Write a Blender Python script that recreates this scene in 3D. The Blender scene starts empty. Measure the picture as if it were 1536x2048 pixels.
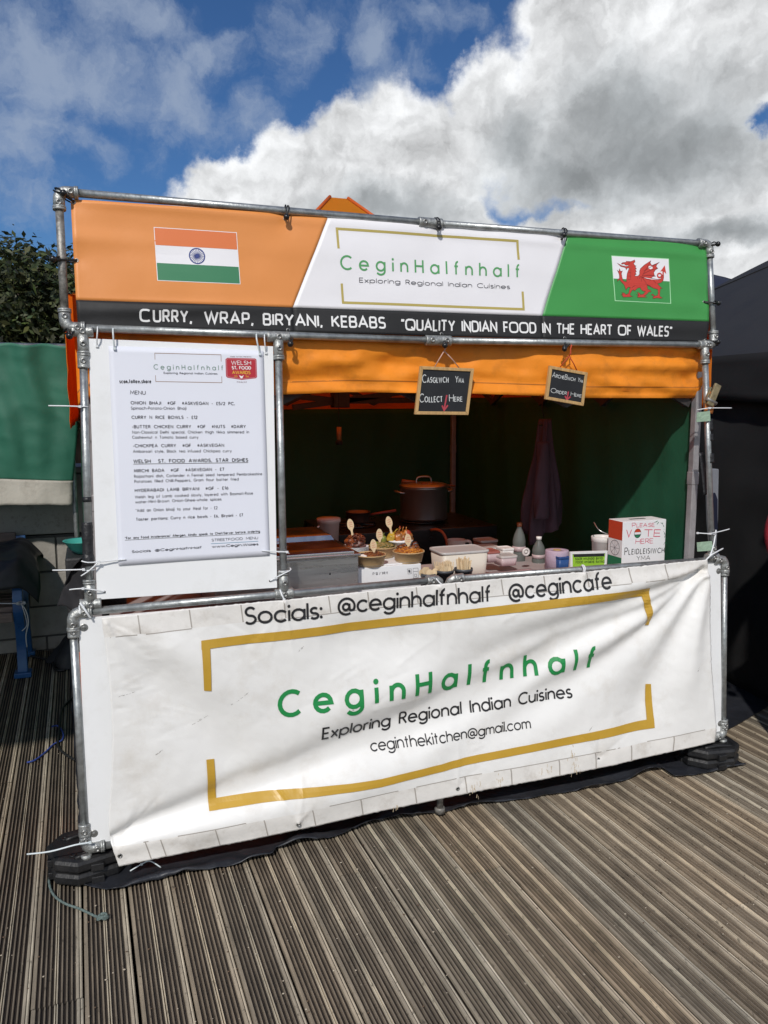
import bpy, bmesh, math, random
from math import sin, cos, pi, radians, atan2, asin, sqrt
from mathutils import Vector, Matrix, noise
from mathutils.geometry import tessellate_polygon
random.seed(7)
scene = bpy.context.scene
COL = scene.collection

# ------------------------------------------------------------------ camera
FOC = 1609.35                       # focal length in pixels of the 1536 x 2048 photograph
CAM = Vector((0.0821, -2.9040, 1.6927))
YAW, PITCH, ROLL = 0.3488, -0.1363, -0.0022
_f = Vector((sin(YAW)*cos(PITCH), cos(YAW)*cos(PITCH), sin(PITCH)))
_r = Vector((cos(YAW), -sin(YAW), 0)); _u = _r.cross(_f)
_r, _u = cos(ROLL)*_r + sin(ROLL)*_u, -sin(ROLL)*_r + cos(ROLL)*_u
cam = bpy.data.objects.new('camera', bpy.data.cameras.new('camera')); COL.objects.link(cam)
cam.matrix_world = Matrix(((_r.x,_u.x,-_f.x,CAM.x),(_r.y,_u.y,-_f.y,CAM.y),(_r.z,_u.z,-_f.z,CAM.z),(0,0,0,1)))
cam.data.sensor_fit = 'VERTICAL'; cam.data.sensor_height = 24.0
cam.data.lens = 24.0*FOC/2048.0
cam.data.clip_start = 0.05; cam.data.clip_end = 2000
scene.camera = cam
scene.view_settings.view_transform = 'Standard'; scene.view_settings.look = 'None'
scene.view_settings.exposure = 0.03; scene.view_settings.gamma = 1.0

def ray(px, py): return _f + _r*((px-768)/FOC) - _u*((py-1024)/FOC)
def ground(px, py, z=0.0): d = ray(px,py); return CAM + d*((z-CAM.z)/d.z)
def at(px, py, y): d = ray(px,py); return CAM + d*((y-CAM.y)/d.y)

# ------------------------------------------------------------------ light
SUN_AZ, SUN_EL = radians(-30), radians(42)      # azimuth from the stall's front normal (towards -y), to the left
sdir = Vector((sin(SUN_AZ)*cos(SUN_EL), -cos(SUN_AZ)*cos(SUN_EL), sin(SUN_EL)))
sun = bpy.data.objects.new('sun', bpy.data.lights.new('sun','SUN')); COL.objects.link(sun)
sun.data.energy = 3.1; sun.data.angle = radians(1.6); sun.data.color = (1.0,0.955,0.89)
sun.rotation_euler = sdir.to_track_quat('Z','Y').to_euler(); sun.location = (0,-6,9)

# ------------------------------------------------------------------ world: sky with clouds
W = bpy.data.worlds.new('World'); scene.world = W; W.use_nodes = True
def build_world():
    nt = W.node_tree; nd = nt.nodes; lk = nt.links; nd.clear()
    def N(t, **k):
        n = nd.new(t)
        for a, b in k.items(): setattr(n, a, b)
        return n
    def M(op, a, b=None, c=None, clamp=False):
        n = N('ShaderNodeMath', operation=op, use_clamp=clamp)
        for i, v in enumerate((a, b, c)):
            if v is None: continue
            if isinstance(v, (int, float)): n.inputs[i].default_value = v
            else: lk.new(v, n.inputs[i])
        return n.outputs[0]
    out = N('ShaderNodeOutputWorld'); bg = N('ShaderNodeBackground'); lk.new(bg.outputs[0], out.inputs[0])
    sky = N('ShaderNodeTexSky', sky_type='NISHITA', sun_disc=False)
    sky.sun_elevation = SUN_EL; sky.sun_rotation = atan2(sdir.x, sdir.y); sky.altitude = 0
    sky.air_density = 1.0; sky.dust_density = 0.4; sky.ozone_density = 2.6
    tc = N('ShaderNodeTexCoord'); sp = N('ShaderNodeSeparateXYZ'); lk.new(tc.outputs['Generated'], sp.inputs[0])
    az = M('ARCTAN2', sp.outputs[0], sp.outputs[1]); el = M('ARCSINE', sp.outputs[2])
    cb = N('ShaderNodeCombineXYZ'); lk.new(az, cb.inputs[0]); lk.new(el, cb.inputs[1])
    def noise_tex(vec, scale, detail, rough, off=(0,0,0), dist=0.0):
        mp = N('ShaderNodeMapping'); lk.new(vec, mp.inputs[0]); mp.inputs['Location'].default_value = off
        t = N('ShaderNodeTexNoise'); lk.new(mp.outputs[0], t.inputs['Vector'])
        t.inputs['Scale'].default_value = scale; t.inputs['Detail'].default_value = detail
        t.inputs['Roughness'].default_value = rough; t.inputs['Distortion'].default_value = dist
        return t
    # turbulent edges: warp the direction by noise
    w1 = noise_tex(cb.outputs[0], 9, 8, 0.62)
    sub = N('ShaderNodeVectorMath', operation='SUBTRACT'); lk.new(w1.outputs['Color'], sub.inputs[0]); sub.inputs[1].default_value = (.5,.5,.5)
    sc = N('ShaderNodeVectorMath', operation='SCALE'); lk.new(sub.outputs[0], sc.inputs[0]); sc.inputs['Scale'].default_value = 0.10
    ad = N('ShaderNodeVectorMath', operation='ADD'); lk.new(cb.outputs[0], ad.inputs[0]); lk.new(sc.outputs[0], ad.inputs[1])
    wp = N('ShaderNodeSeparateXYZ'); lk.new(ad.outputs[0], wp.inputs[0])
    def ae(px, py):
        d = ray(px, py).normalized(); return atan2(d.x, d.y), asin(d.z)
    def blobs(lst):
        acc = None
        for (px, py, rx, ry) in lst:
            a, e = ae(px, py) if abs(px) > 4 else (px, py)      # small numbers are azimuth and elevation in radians
            dx = M('MULTIPLY', M('SUBTRACT', wp.outputs[0], a), FOC/rx)
            dy = M('MULTIPLY', M('SUBTRACT', wp.outputs[1], e), FOC/ry)
            d = M('SQRT', M('ADD', M('MULTIPLY', dx, dx), M('MULTIPLY', dy, dy)))
            v = M('SUBTRACT', 1.0, d)
            acc = v if acc is None else M('SMOOTH_MAX', acc, v, 0.12)
        return acc
    fine = noise_tex(cb.outputs[0], 8, 10, 0.56, (3,1,0))
    f = M('SUBTRACT', fine.outputs['Fac'], 0.5)
    def relief_(scale, det, dx, dy, off):
        p = noise_tex(ad.outputs[0], scale, det, 0.55, off); q = noise_tex(ad.outputs[0], scale, det, 0.55, (off[0]+dx, off[1]+dy, 0))
        return M('SUBTRACT', p.outputs['Fac'], q.outputs['Fac'])
    D = M('ADD', blobs([(440,410,100,65),(480,370,100,75),(590,345,115,95),(690,305,100,105),(800,295,125,125),(620,430,290,110),(870,330,110,130),(900,450,120,70),
                        (985,230,100,105),(1165,165,165,140),(1290,90,230,200),(1450,60,200,190),(1180,290,240,120),(1340,280,200,120),(1150,40,90,70),(1560,140,130,90),(1480,250,110,90),
                        (1120,460,120,60),(1250,450,200,80),(1400,420,170,100),(1520,350,110,120),(1500,450,180,110),(1380,520,300,90),(1700,300,200,300),
                        (2200,200,400,300),(-900,250,420,200),(-500,420,300,110),(2.6,.25,900,420),(-2.5,.3,1000,430),(3.1,.7,600,400),(-1.7,.45,500,300),(1.7,.4,700,400)]), M('MULTIPLY', f, 1.25))  # radian entries: clouds added out of view as neutral fill light
    gap = M('MAXIMUM', blobs([(1515,235,95,50)]), 0.0)
    D = M('SUBTRACT', D, M('MULTIPLY', gap, M('MULTIPLY', M('MULTIPLY', fine.outputs['Fac'], fine.outputs['Fac']), 2.6)))
    a_c = N('ShaderNodeMapRange', interpolation_type='SMOOTHSTEP'); lk.new(D, a_c.inputs[0]); a_c.inputs[1].default_value = -0.05; a_c.inputs[2].default_value = 0.27
    # grey undersides
    G = M('ADD', blobs([(1290,310,320,130),(1130,350,230,90),(1390,280,200,150),(1260,230,200,130),(1040,290,110,90),(790,430,240,60),(1430,460,180,40)]), M('MULTIPLY', f, 0.55))
    g_c = N('ShaderNodeMapRange', interpolation_type='SMOOTHSTEP'); lk.new(G, g_c.inputs[0]); g_c.inputs[1].default_value = -0.10; g_c.inputs[2].default_value = 0.95
    relief = M('ADD', M('MULTIPLY', relief_(7, 4, .030, -.040, (1,5,0)), 1.1), M('MULTIPLY', relief_(22, 7, .008, -.011, (4,2,0)), 1.0))
    edge = N('ShaderNodeMapRange', interpolation_type='SMOOTHSTEP'); lk.new(D, edge.inputs[0]); edge.inputs[1].default_value = 0.05; edge.inputs[2].default_value = 0.75
    lum = M('ADD', M('MULTIPLY', g_c.outputs[0], -0.41), M('ADD', 0.90, M('MULTIPLY', relief, M('SUBTRACT', 0.85, M('MULTIPLY', g_c.outputs[0], 0.6)))))
    lum = M('SUBTRACT', lum, M('MULTIPLY', edge.outputs[0], 0.14))
    lum = M('MAXIMUM', M('MINIMUM', lum, 1.0), 0.28)
    cc = N('ShaderNodeMixRGB'); lk.new(g_c.outputs[0], cc.inputs[0]); cc.inputs[1].default_value = (0.97,0.985,1.0,1); cc.inputs[2].default_value = (0.90,0.96,1.0,1)
    STR = 0.075
    lm = N('ShaderNodeVectorMath', operation='SCALE'); lk.new(cc.outputs[0], lm.inputs[0]); lk.new(M('MULTIPLY', lum, 1.0/STR), lm.inputs['Scale'])
    # thin high cloud
    th = noise_tex(ad.outputs[0], 10, 9, 0.62, (7,2,0))
    T = M('ADD', blobs([(70,110,170,150),(230,190,170,120),(40,300,120,120),(350,190,110,120),(430,95,110,60),(500,240,90,60),(590,80,90,110),(740,75,80,70),(860,30,150,60),(300,40,200,60),(200,290,160,60),(760,160,120,50),(60,400,120,60)]), M('MULTIPLY', M('SUBTRACT', th.outputs['Fac'], 0.5), 3.6))
    t_c = N('ShaderNodeMapRange', interpolation_type='SMOOTHSTEP'); lk.new(T, t_c.inputs[0]); t_c.inputs[1].default_value = 0.0; t_c.inputs[2].default_value = 1.3
    m1 = N('ShaderNodeMixRGB'); lk.new(M('MULTIPLY', t_c.outputs[0], 0.72), m1.inputs[0])
    tint = N('ShaderNodeMixRGB', blend_type='MULTIPLY'); tint.inputs[0].default_value = 1; lk.new(sky.outputs[0], tint.inputs[1]); tint.inputs[2].default_value = (0.41,0.66,0.96,1)
    lk.new(tint.outputs[0], m1.inputs[1]); m1.inputs[2].default_value = (0.36/STR,0.43/STR,0.55/STR,1)
    m2 = N('ShaderNodeMixRGB'); lk.new(a_c.outputs[0], m2.inputs[0]); lk.new(m1.outputs[0], m2.inputs[1]); lk.new(lm.outputs[0], m2.inputs[2])
    lk.new(m2.outputs[0], bg.inputs[0]); bg.inputs[1].default_value = STR
build_world()

# ------------------------------------------------------------------ helpers
def srgb(r, g, b):
    def c(v):
        v /= 255.0
        return v/12.92 if v <= .04045 else ((v+.055)/1.055)**2.4
    return (c(r), c(g), c(b))

_mats = {}
def mat(name, col, rough=.6, metal=0.0, var=0.0, vscale=8.0, stretch=(1,1,1), bump=0.0, bscale=60.0, translucent=0.0, tcol=None, alpha=None,
        dirt=None, dirt_amt=0.0, dirt_scale=5.0, spec=None, coat=0.0):
    m = bpy.data.materials.new(name); m.use_nodes = True
    nt = m.node_tree; nd = nt.nodes; lk = nt.links
    b = nd['Principled BSDF']; b.inputs['Base Color'].default_value = (*col,1); b.inputs['Roughness'].default_value = rough; b.inputs['Metallic'].default_value = metal
    if spec is not None: b.inputs['Specular IOR Level'].default_value = spec
    if coat: b.inputs['Coat Weight'].default_value = coat
    tc = nd.new('ShaderNodeTexCoord'); mp = nd.new('ShaderNodeMapping'); mp.inputs['Scale'].default_value = stretch; lk.new(tc.outputs['Object'], mp.inputs[0])
    cur = None
    if var:
        t = nd.new('ShaderNodeTexNoise'); t.inputs['Scale'].default_value = vscale; t.inputs['Detail'].default_value = 6; t.inputs['Roughness'].default_value = .6
        lk.new(mp.outputs[0], t.inputs['Vector'])
        mx = nd.new('ShaderNodeMixRGB'); mx.inputs[1].default_value = (*[c*(1-var) for c in col],1); mx.inputs[2].default_value = (*[min(1,c*(1+var)) for c in col],1)
        cr = nd.new('ShaderNodeMapRange'); cr.inputs[1].default_value=.3; cr.inputs[2].default_value=.7; lk.new(t.outputs['Fac'], cr.inputs[0]); lk.new(cr.outputs[0], mx.inputs[0])
        cur = mx.outputs[0]
        rr = nd.new('ShaderNodeMapRange'); rr.inputs[3].default_value = max(.03,rough-.12); rr.inputs[4].default_value = min(1,rough+.12); lk.new(t.outputs['Fac'], rr.inputs[0]); lk.new(rr.outputs[0], b.inputs['Roughness'])
    if dirt is not None:
        t2 = nd.new('ShaderNodeTexNoise'); t2.inputs['Scale'].default_value = dirt_scale; t2.inputs['Detail'].default_value = 8; t2.inputs['Roughness'].default_value = .7
        lk.new(mp.outputs[0], t2.inputs['Vector'])
        r2 = nd.new('ShaderNodeMapRange'); r2.inputs[1].default_value=.52; r2.inputs[2].default_value=.78; r2.inputs[4].default_value = dirt_amt; lk.new(t2.outputs['Fac'], r2.inputs[0])
        mx2 = nd.new('ShaderNodeMixRGB'); lk.new(r2.outputs[0], mx2.inputs[0]); mx2.inputs[2].default_value = (*dirt,1)
        if cur: lk.new(cur, mx2.inputs[1])
        else: mx2.inputs[1].default_value = (*col,1)
        cur = mx2.outputs[0]
    if cur: lk.new(cur, b.inputs['Base Color'])
    if bump:
        t3 = nd.new('ShaderNodeTexNoise'); t3.inputs['Scale'].default_value = bscale; t3.inputs['Detail'].default_value = 5; lk.new(mp.outputs[0], t3.inputs['Vector'])
        bp = nd.new('ShaderNodeBump'); bp.inputs['Strength'].default_value = bump; bp.inputs['Distance'].default_value = .01; lk.new(t3.outputs['Fac'], bp.inputs['Height']); lk.new(bp.outputs[0], b.inputs['Normal'])
    if translucent:
        tr = nd.new('ShaderNodeBsdfTranslucent'); tr.inputs[0].default_value = (*(tcol or col),1)
        ms = nd.new('ShaderNodeMixShader'); ms.inputs[0].default_value = translucent
        lk.new(b.outputs[0], ms.inputs[1]); lk.new(tr.outputs[0], ms.inputs[2]); lk.new(ms.outputs[0], nd['Material Output'].inputs[0])
    if alpha is not None:
        b.inputs['Transmission Weight'].default_value = alpha
    _mats[name] = m
    return m

class MB:
    """collects shapes for ONE mesh object"""
    def __init__(s): s.v=[]; s.f=[]; s.m=[]; s.s=[]
    def add(s, vs, fs, mi=0, smooth=False):
        o = len(s.v); s.v += [Vector(v) for v in vs]
        for f in fs: s.f.append([o+i for i in f]); s.m.append(mi); s.s.append(smooth)
        return s
    def box(s, lo, hi, mi=0, rot=None, piv=None):
        x0,y0,z0 = lo; x1,y1,z1 = hi
        vs = [Vector(p) for p in ((x0,y0,z0),(x1,y0,z0),(x1,y1,z0),(x0,y1,z0),(x0,y0,z1),(x1,y0,z1),(x1,y1,z1),(x0,y1,z1))]
        if rot is not None:
            c = Vector(piv) if piv is not None else (Vector(lo)+Vector(hi))/2
            vs = [c + rot @ (v-c) for v in vs]
        return s.add(vs, [(0,3,2,1),(4,5,6,7),(0,1,5,4),(1,2,6,5),(2,3,7,6),(3,0,4,7)], mi)
    def tube(s, pts, r, seg=12, mi=0, caps=True, flat=1.0):
        pts = [Vector(p) for p in pts]; n = len(pts)
        rs = r if isinstance(r,(list,tuple)) else [r]*n
        t0 = (pts[1]-pts[0]).normalized(); ref = Vector((0,0,1)) if abs(t0.z)<.9 else Vector((1,0,0))
        u = t0.cross(ref).normalized(); vs = []
        for i,p in enumerate(pts):
            t = (pts[min(i+1,n-1)]-pts[max(i-1,0)])
            t = t.normalized() if t.length>1e-9 else t0
            u = (u - t*u.dot(t)); u = u.normalized() if u.length>1e-6 else t.orthogonal().normalized()
            w = t.cross(u)
            for k in range(seg):
                a = 2*pi*k/seg; vs.append(p + (u*cos(a)*flat + w*sin(a))*rs[i])
        fs = [(i*seg+k, i*seg+(k+1)%seg, (i+1)*seg+(k+1)%seg, (i+1)*seg+k) for i in range(n-1) for k in range(seg)]
        s.add(vs, fs, mi, True)
        if caps:
            o = len(s.v)-len(vs)
            s.f.append([o+k for k in range(seg)][::-1]); s.m.append(mi); s.s.append(False)
            s.f.append([o+(n-1)*seg+k for k in range(seg)]); s.m.append(mi); s.s.append(False)
        return s
    def lathe(s, prof, c=(0,0,0), seg=28, mi=0, axis=None, sx=1, sy=1, smooth=True):
        c = Vector(c); R = Vector(axis).to_track_quat('Z','Y').to_matrix() if axis is not None else Matrix.Identity(3); vs = []
        for r,z in prof:
            for k in range(seg):
                a = 2*pi*k/seg; vs.append(c + R @ Vector((r*cos(a)*sx, r*sin(a)*sy, z)))
        n = len(prof)
        fs = [(i*seg+k, i*seg+(k+1)%seg, (i+1)*seg+(k+1)%seg, (i+1)*seg+k) for i in range(n-1) for k in range(seg)]
        s.add(vs, fs, mi, smooth); o = len(s.v)-len(vs)
        if prof[0][0]>1e-5: s.f.append([o+k for k in range(seg)][::-1]); s.m.append(mi); s.s.append(False)
        if prof[-1][0]>1e-5: s.f.append([o+(n-1)*seg+k for k in range(seg)]); s.m.append(mi); s.s.append(False)
        return s
    def ball(s, c, r, mi=0, seg=12, rings=8, sc=(1,1,1), jig=0.0, rot=None):
        vs=[]; c=Vector(c)
        for i in range(rings+1):
            th = pi*i/rings
            for k in range(seg):
                a = 2*pi*k/seg; d = Vector((sin(th)*cos(a)*sc[0], sin(th)*sin(a)*sc[1], cos(th)*sc[2]))
                if rot is not None: d = rot @ d
                if jig: d *= 1+jig*noise.noise((c+d*r)*(1.3/r))
                vs.append(c+d*r)
        fs=[(i*seg+k,(i+1)*seg+k,(i+1)*seg+(k+1)%seg,i*seg+(k+1)%seg) for i in range(rings) for k in range(seg)]
        return s.add(vs,fs,mi,True)
    def grid(s, fn, nu, nv, mi=0, smooth=True):
        vs=[fn(i/nu, j/nv) for j in range(nv+1) for i in range(nu+1)]
        fs=[(j*(nu+1)+i, j*(nu+1)+i+1, (j+1)*(nu+1)+i+1, (j+1)*(nu+1)+i) for j in range(nv) for i in range(nu)]
        return s.add(vs,fs,mi,smooth)
    def poly(s, pts, mi=0):
        pts=[Vector(p) for p in pts]
        return s.add(pts, [tuple(t) for t in tessellate_polygon([pts])], mi)
    def prism(s, pts2, fn, d, mi=0):
        """outline pts2 placed by fn(a,b,depth): front at depth 0, back at d"""
        n=len(pts2); A=[Vector(fn(a,b,0)) for a,b in pts2]; B=[Vector(fn(a,b,d)) for a,b in pts2]
        tr=tessellate_polygon([[Vector((a,b,0)) for a,b in pts2]])
        s.add(A+B, [tuple(t) for t in tr]+[tuple(n+i for i in reversed(t)) for t in tr]+[(i,(i+1)%n,n+(i+1)%n,n+i) for i in range(n)], mi)
        return s
    def build(s, name, mats, parent=None, bevel=0.0, solid=0.0, auto=True, sub=0):
        if not isinstance(mats,(list,tuple)): mats=[mats]
        if parent is not None: org = wloc(parent)
        else:
            xs=[v.x for v in s.v]; ys=[v.y for v in s.v]; zs=[v.z for v in s.v]
            org = Vector(((min(xs)+max(xs))/2,(min(ys)+max(ys))/2,min(zs)))
        me=bpy.data.meshes.new(name); me.from_pydata([v-org for v in s.v],[],s.f)
        for mm in mats: me.materials.append(mm)
        me.polygons.foreach_set('material_index', s.m); me.polygons.foreach_set('use_smooth', s.s); me.update()
        bm=bmesh.new(); bm.from_mesh(me); bmesh.ops.recalc_face_normals(bm, faces=bm.faces); bm.to_mesh(me); bm.free()
        o=bpy.data.objects.new(name,me); COL.objects.link(o)
        if parent is not None: o.parent=parent
        else: o.location=org
        if solid:
            md=o.modifiers.new('solid','SOLIDIFY'); md.thickness=solid; md.offset=0
        if bevel:
            md=o.modifiers.new('bevel','BEVEL'); md.width=bevel; md.segments=2; md.limit_method='ANGLE'; md.angle_limit=radians(40)
        if sub:
            md=o.modifiers.new('sub','SUBSURF'); md.levels=sub; md.render_levels=sub
        return o

def wloc(o):
    v=Vector(o.location)
    while o.parent is not None: o=o.parent; v=v+Vector(o.location)
    return v
def tag(o, label, cat, group=None):
    o['label']=label; o['category']=cat
    if group: o['group']=group
    return o
def thing(name, loc, label, cat, group=None):
    o=bpy.data.objects.new(name,None); COL.objects.link(o); o.location=loc; o.empty_display_size=.1
    return tag(o,label,cat,group)
def struct(o): o['kind']='structure'; return o
def lerp(a,b,t): return a+(b-a)*t
def polyl(pts, t):
    """point at parameter t (0..1) of a polyline of tuples, by equal parameter steps of length"""
    P=[Vector(p) for p in pts]; L=[(P[i+1]-P[i]).length for i in range(len(P)-1)]; T=sum(L)*t
    for i,l in enumerate(L):
        if T<=l or i==len(L)-1: return P[i].lerp(P[i+1], T/l if l else 0)
        T-=l
def smooth_path(pts, n=6):
    P=[Vector(p) for p in pts]; out=[]
    for i in range(len(P)-1):
        a=P[max(i-1,0)]; b=P[i]; c=P[i+1]; d=P[min(i+2,len(P)-1)]
        for k in range(n):
            t=k/n; out.append(.5*((2*b)+(c-a)*t+(2*a-5*b+4*c-d)*t*t+(3*b-a-3*c+d)*t**3))
    out.append(P[-1]); return out

# ------------------------------------------------------------------ lettering: a monoline stroke alphabet, cap height 1
def arc(cx,cy,rx,ry,a0,a1,n=14,q=1.0):
    o=[]
    for i in range(n+1):
        a=radians(a0+(a1-a0)*i/n); c,s=cos(a),sin(a)
        o.append((cx+rx*math.copysign(abs(c)**q,c), cy+ry*math.copysign(abs(s)**q,s)))
    return o
def glyphs(q=1.0, xh=.68):
    r=xh/2; g={}
    A=lambda *a: arc(*a,q=q)
    g['a']=(xh,[A(r,r,r,r,0,360),[(xh,xh),(xh,0)]]); g['b']=(xh,[[(0,1.02),(0,0)],A(r,r,r,r,0,360)])
    g['c']=(xh*.88,[A(r,r,r,r,42,318)]); g['d']=(xh,[A(r,r,r,r,0,360),[(xh,1.02),(xh,0)]])
    g['e']=(xh,[[(0.02,r),(xh,r)]+A(r,r,r,r,0,318)[1:]]); g['f']=(.34,[A(.33,.76,.19,.26,85,180)+[(.14,0)],[(0,xh*.96),(.32,xh*.96)]])
    g['g']=(xh,[A(r,r,r,r,0,360),[(xh,xh),(xh,0)]+A(r,-.02,r,.28,0,-150)[1:]])
    g['h']=(.56,[[(0,1.02),(0,0)],[(0,.36)]+A(.28,.38,.28,.3,180,0)+[(.56,0)]]); g['i']=(.0,[[(0,xh),(0,0)],'dot0,.93'])
    g['j']=(.12,[[(.12,xh),(.12,-.1)]+A(-.02,-.12,.14,.16,0,-90)[1:],'dot.12,.93']); g['k']=(.5,[[(0,1.02),(0,0)],[(.46,xh),(.02,.26)],[(.17,.39),(.5,0)]])
    g['l']=(0,[[(0,1.02),(0,0)]]); g['m']=(.9,[[(0,xh),(0,0)],[(0,.42)]+A(.225,.44,.225,.24,180,0)+[(.45,0)],[(.45,.42)]+A(.675,.44,.225,.24,180,0)+[(.9,0)]])
    g['n']=(.56,[[(0,xh),(0,0)],[(0,.36)]+A(.28,.38,.28,.3,180,0)+[(.56,0)]]); g['o']=(xh,[A(r,r,r,r,0,360)])
    g['p']=(xh,[[(0,xh),(0,-.32)],A(r,r,r,r,0,360)]); g['q']=(xh,[A(r,r,r,r,0,360),[(xh,xh),(xh,-.32)]])
    g['r']=(.3,[[(0,xh),(0,0)],[(0,.34)]+A(.26,.38,.26,.29,180,75)]); g['s']=(.42,[A(.21,.51,.19,.17,35,270)[:-1]+A(.21,.17,.21,.17,90,-150)])
    g['t']=(.34,[[(.15,.93),(.15,0)],[(0,xh*.96),(.32,xh*.96)]]); g['u']=(.56,[[(0,xh)]+A(.28,.3,.28,.3,180,360)+[(.56,xh)],[(.56,xh),(.56,0)]])
    g['v']=(.54,[[(0,xh),(.27,0),(.54,xh)]]); g['w']=(.84,[[(0,xh),(.22,0),(.42,xh*.95),(.62,0),(.84,xh)]]); g['x']=(.5,[[(0,xh),(.5,0)],[(.5,xh),(0,0)]])
    g['y']=(.54,[[(0,xh),(.27,0)],[(.54,xh),(.14,-.32)]]); g['z']=(.46,[[(0,xh),(.46,xh),(0,0),(.46,0)]])
    g['A']=(.76,[[(0,0),(.38,1),(.76,0)],[(.13,.33),(.63,.33)]]); g['B']=(.56,[[(0,0),(0,1)],[(0,1),(.28,1)]+A(.28,.76,.24,.24,90,-90)+[(0,.52)],[(.28,.52)]+A(.28,.26,.28,.26,90,-90)+[(0,0)]])
    g['C']=(.82,[A(.5,.5,.5,.5,48,312)]); g['D']=(.68,[[(0,0),(0,1)],[(0,1),(.22,1)]+A(.22,.5,.46,.5,90,-90)+[(0,0)]])
    g['E']=(.48,[[(.48,1),(0,1),(0,0),(.48,0)],[(0,.51),(.43,.51)]]); g['F']=(.46,[[(.46,1),(0,1),(0,0)],[(0,.5),(.41,.5)]])
    g['G']=(.9,[A(.5,.5,.5,.5,48,360)+[(.56,.5)]]); g['H']=(.66,[[(0,0),(0,1)],[(.66,0),(.66,1)],[(0,.52),(.66,.52)]]); g['I']=(0,[[(0,0),(0,1)]])
    g['J']=(.36,[[(.36,1),(.36,.24)]+A(.16,.22,.2,.22,0,-150)[1:]]); g['K']=(.58,[[(0,0),(0,1)],[(.55,1),(.02,.42)],[(.18,.58),(.58,0)]])
    g['L']=(.44,[[(0,1),(0,0),(.44,0)]]); g['M']=(.8,[[(0,0),(.06,1),(.4,.25),(.74,1),(.8,0)]]); g['N']=(.66,[[(0,0),(0,1),(.66,0),(.66,1)]])
    g['O']=(1,[A(.5,.5,.5,.5,0,360)]); g['P']=(.52,[[(0,0),(0,1)],[(0,1),(.26,1)]+A(.26,.73,.26,.27,90,-90)+[(0,.46)]]); g['Q']=(1,[A(.5,.5,.5,.5,0,360),[(.6,.3),(.95,-.04)]])
    g['R']=(.56,[[(0,0),(0,1)],[(0,1),(.26,1)]+A(.26,.74,.26,.26,90,-90)+[(0,.48)],[(.26,.48),(.56,0)]]); g['S']=(.54,[A(.28,.75,.24,.25,30,270)[:-1]+A(.27,.25,.27,.25,90,-150)])
    g['T']=(.6,[[(0,1),(.6,1)],[(.3,1),(.3,0)]]); g['U']=(.62,[[(0,1)]+A(.31,.31,.31,.31,180,360)+[(.62,1)]]); g['V']=(.7,[[(0,1),(.35,0),(.7,1)]])
    g['W']=(1.04,[[(0,1),(.27,0),(.52,.95),(.77,0),(1.04,1)]]); g['X']=(.62,[[(0,1),(.62,0)],[(.62,1),(0,0)]]); g['Y']=(.64,[[(0,1),(.32,.46),(.64,1)],[(.32,.46),(.32,0)]]); g['Z']=(.56,[[(0,1),(.56,1),(0,0),(.56,0)]])
    g['0']=(.58,[A(.29,.5,.29,.5,0,360)]); g['1']=(.2,[[(0,.8),(.2,1),(.2,0)]]); g['2']=(.52,[A(.26,.72,.25,.28,165,-35)+[(0,0),(.52,0)]])
    g['4']=(.56,[[(.42,0),(.42,1),(0,.28),(.56,.28)]]); g['5']=(.52,[[(.47,1),(.1,1),(.05,.57)]+A(.24,.32,.28,.32,120,-150)]); g['6']=(.56,[A(.28,.3,.28,.3,0,360),[(.03,.4),(.36,1)]])
    g['7']=(.5,[[(0,1),(.5,1),(.16,0)]]); g['3']=(.5,[A(.24,.74,.22,.26,150,-90),A(.24,.25,.26,.27,90,-150)]); g['8']=(.52,[A(.26,.75,.22,.25,0,360),A(.26,.25,.26,.26,0,360)]); g['9']=(.56,[A(.28,.7,.28,.3,0,360),[(.53,.6),(.2,0)]])
    g['£']=(.5,[A(.3,.74,.2,.26,20,180)+[(.1,.05)],[(0,.46),(.36,.46)],[(0,0),(.5,0)]]); g['#']=(.56,[[(.12,.1),(.22,.9)],[(.34,.1),(.44,.9)],[(0,.34),(.54,.34)],[(.02,.66),(.56,.66)]])
    g['.']=(0,['dot0,.05']); g[',']=(.06,[[(.06,.1),(0,-.16)]]); g[':']=(0,['dot0,.06','dot0,.6']); g['-']=(.28,[[(0,.38),(.28,.38)]]); g['/']=(.4,[[(0,-.08),(.4,1.05)]])
    g['*']=(.3,[[(.15,1),(.15,.7)],[(.02,.93),(.28,.77)],[(.28,.93),(.02,.77)]]); g['“']=(.2,[[(.05,1.02),(0,.78)],[(.2,1.02),(.15,.78)]]); g['”']=(.2,[[(.05,1.02),(0,.78)],[(.2,1.02),(.15,.78)]])
    g['@']=(1.0,[arc(.47,.36,.2,.2,0,360),[(.67,.56),(.69,.24)]+arc(.8,.24,.11,.12,180,290)+arc(.5,.38,.5,.5,-28,300,24)]); g["'"]=(0,[[(0,1),(0,.76)]])
    g['^']=(.4,[[(0,.0),(.2,.2),(.4,0)]]); g['!']=(0,[[(0,1),(0,.3)],'dot0,.05']); g['>']=(.4,[[(0,.7),(.4,.35),(0,0)]])
    return g
FONT=glyphs(); DIN=glyphs(q=.62)
for _k,_w in (('C',.92),('O',.92),('G',.9),('Q',.92)): DIN[_k]=(1.0,DIN[_k][1])
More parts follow.
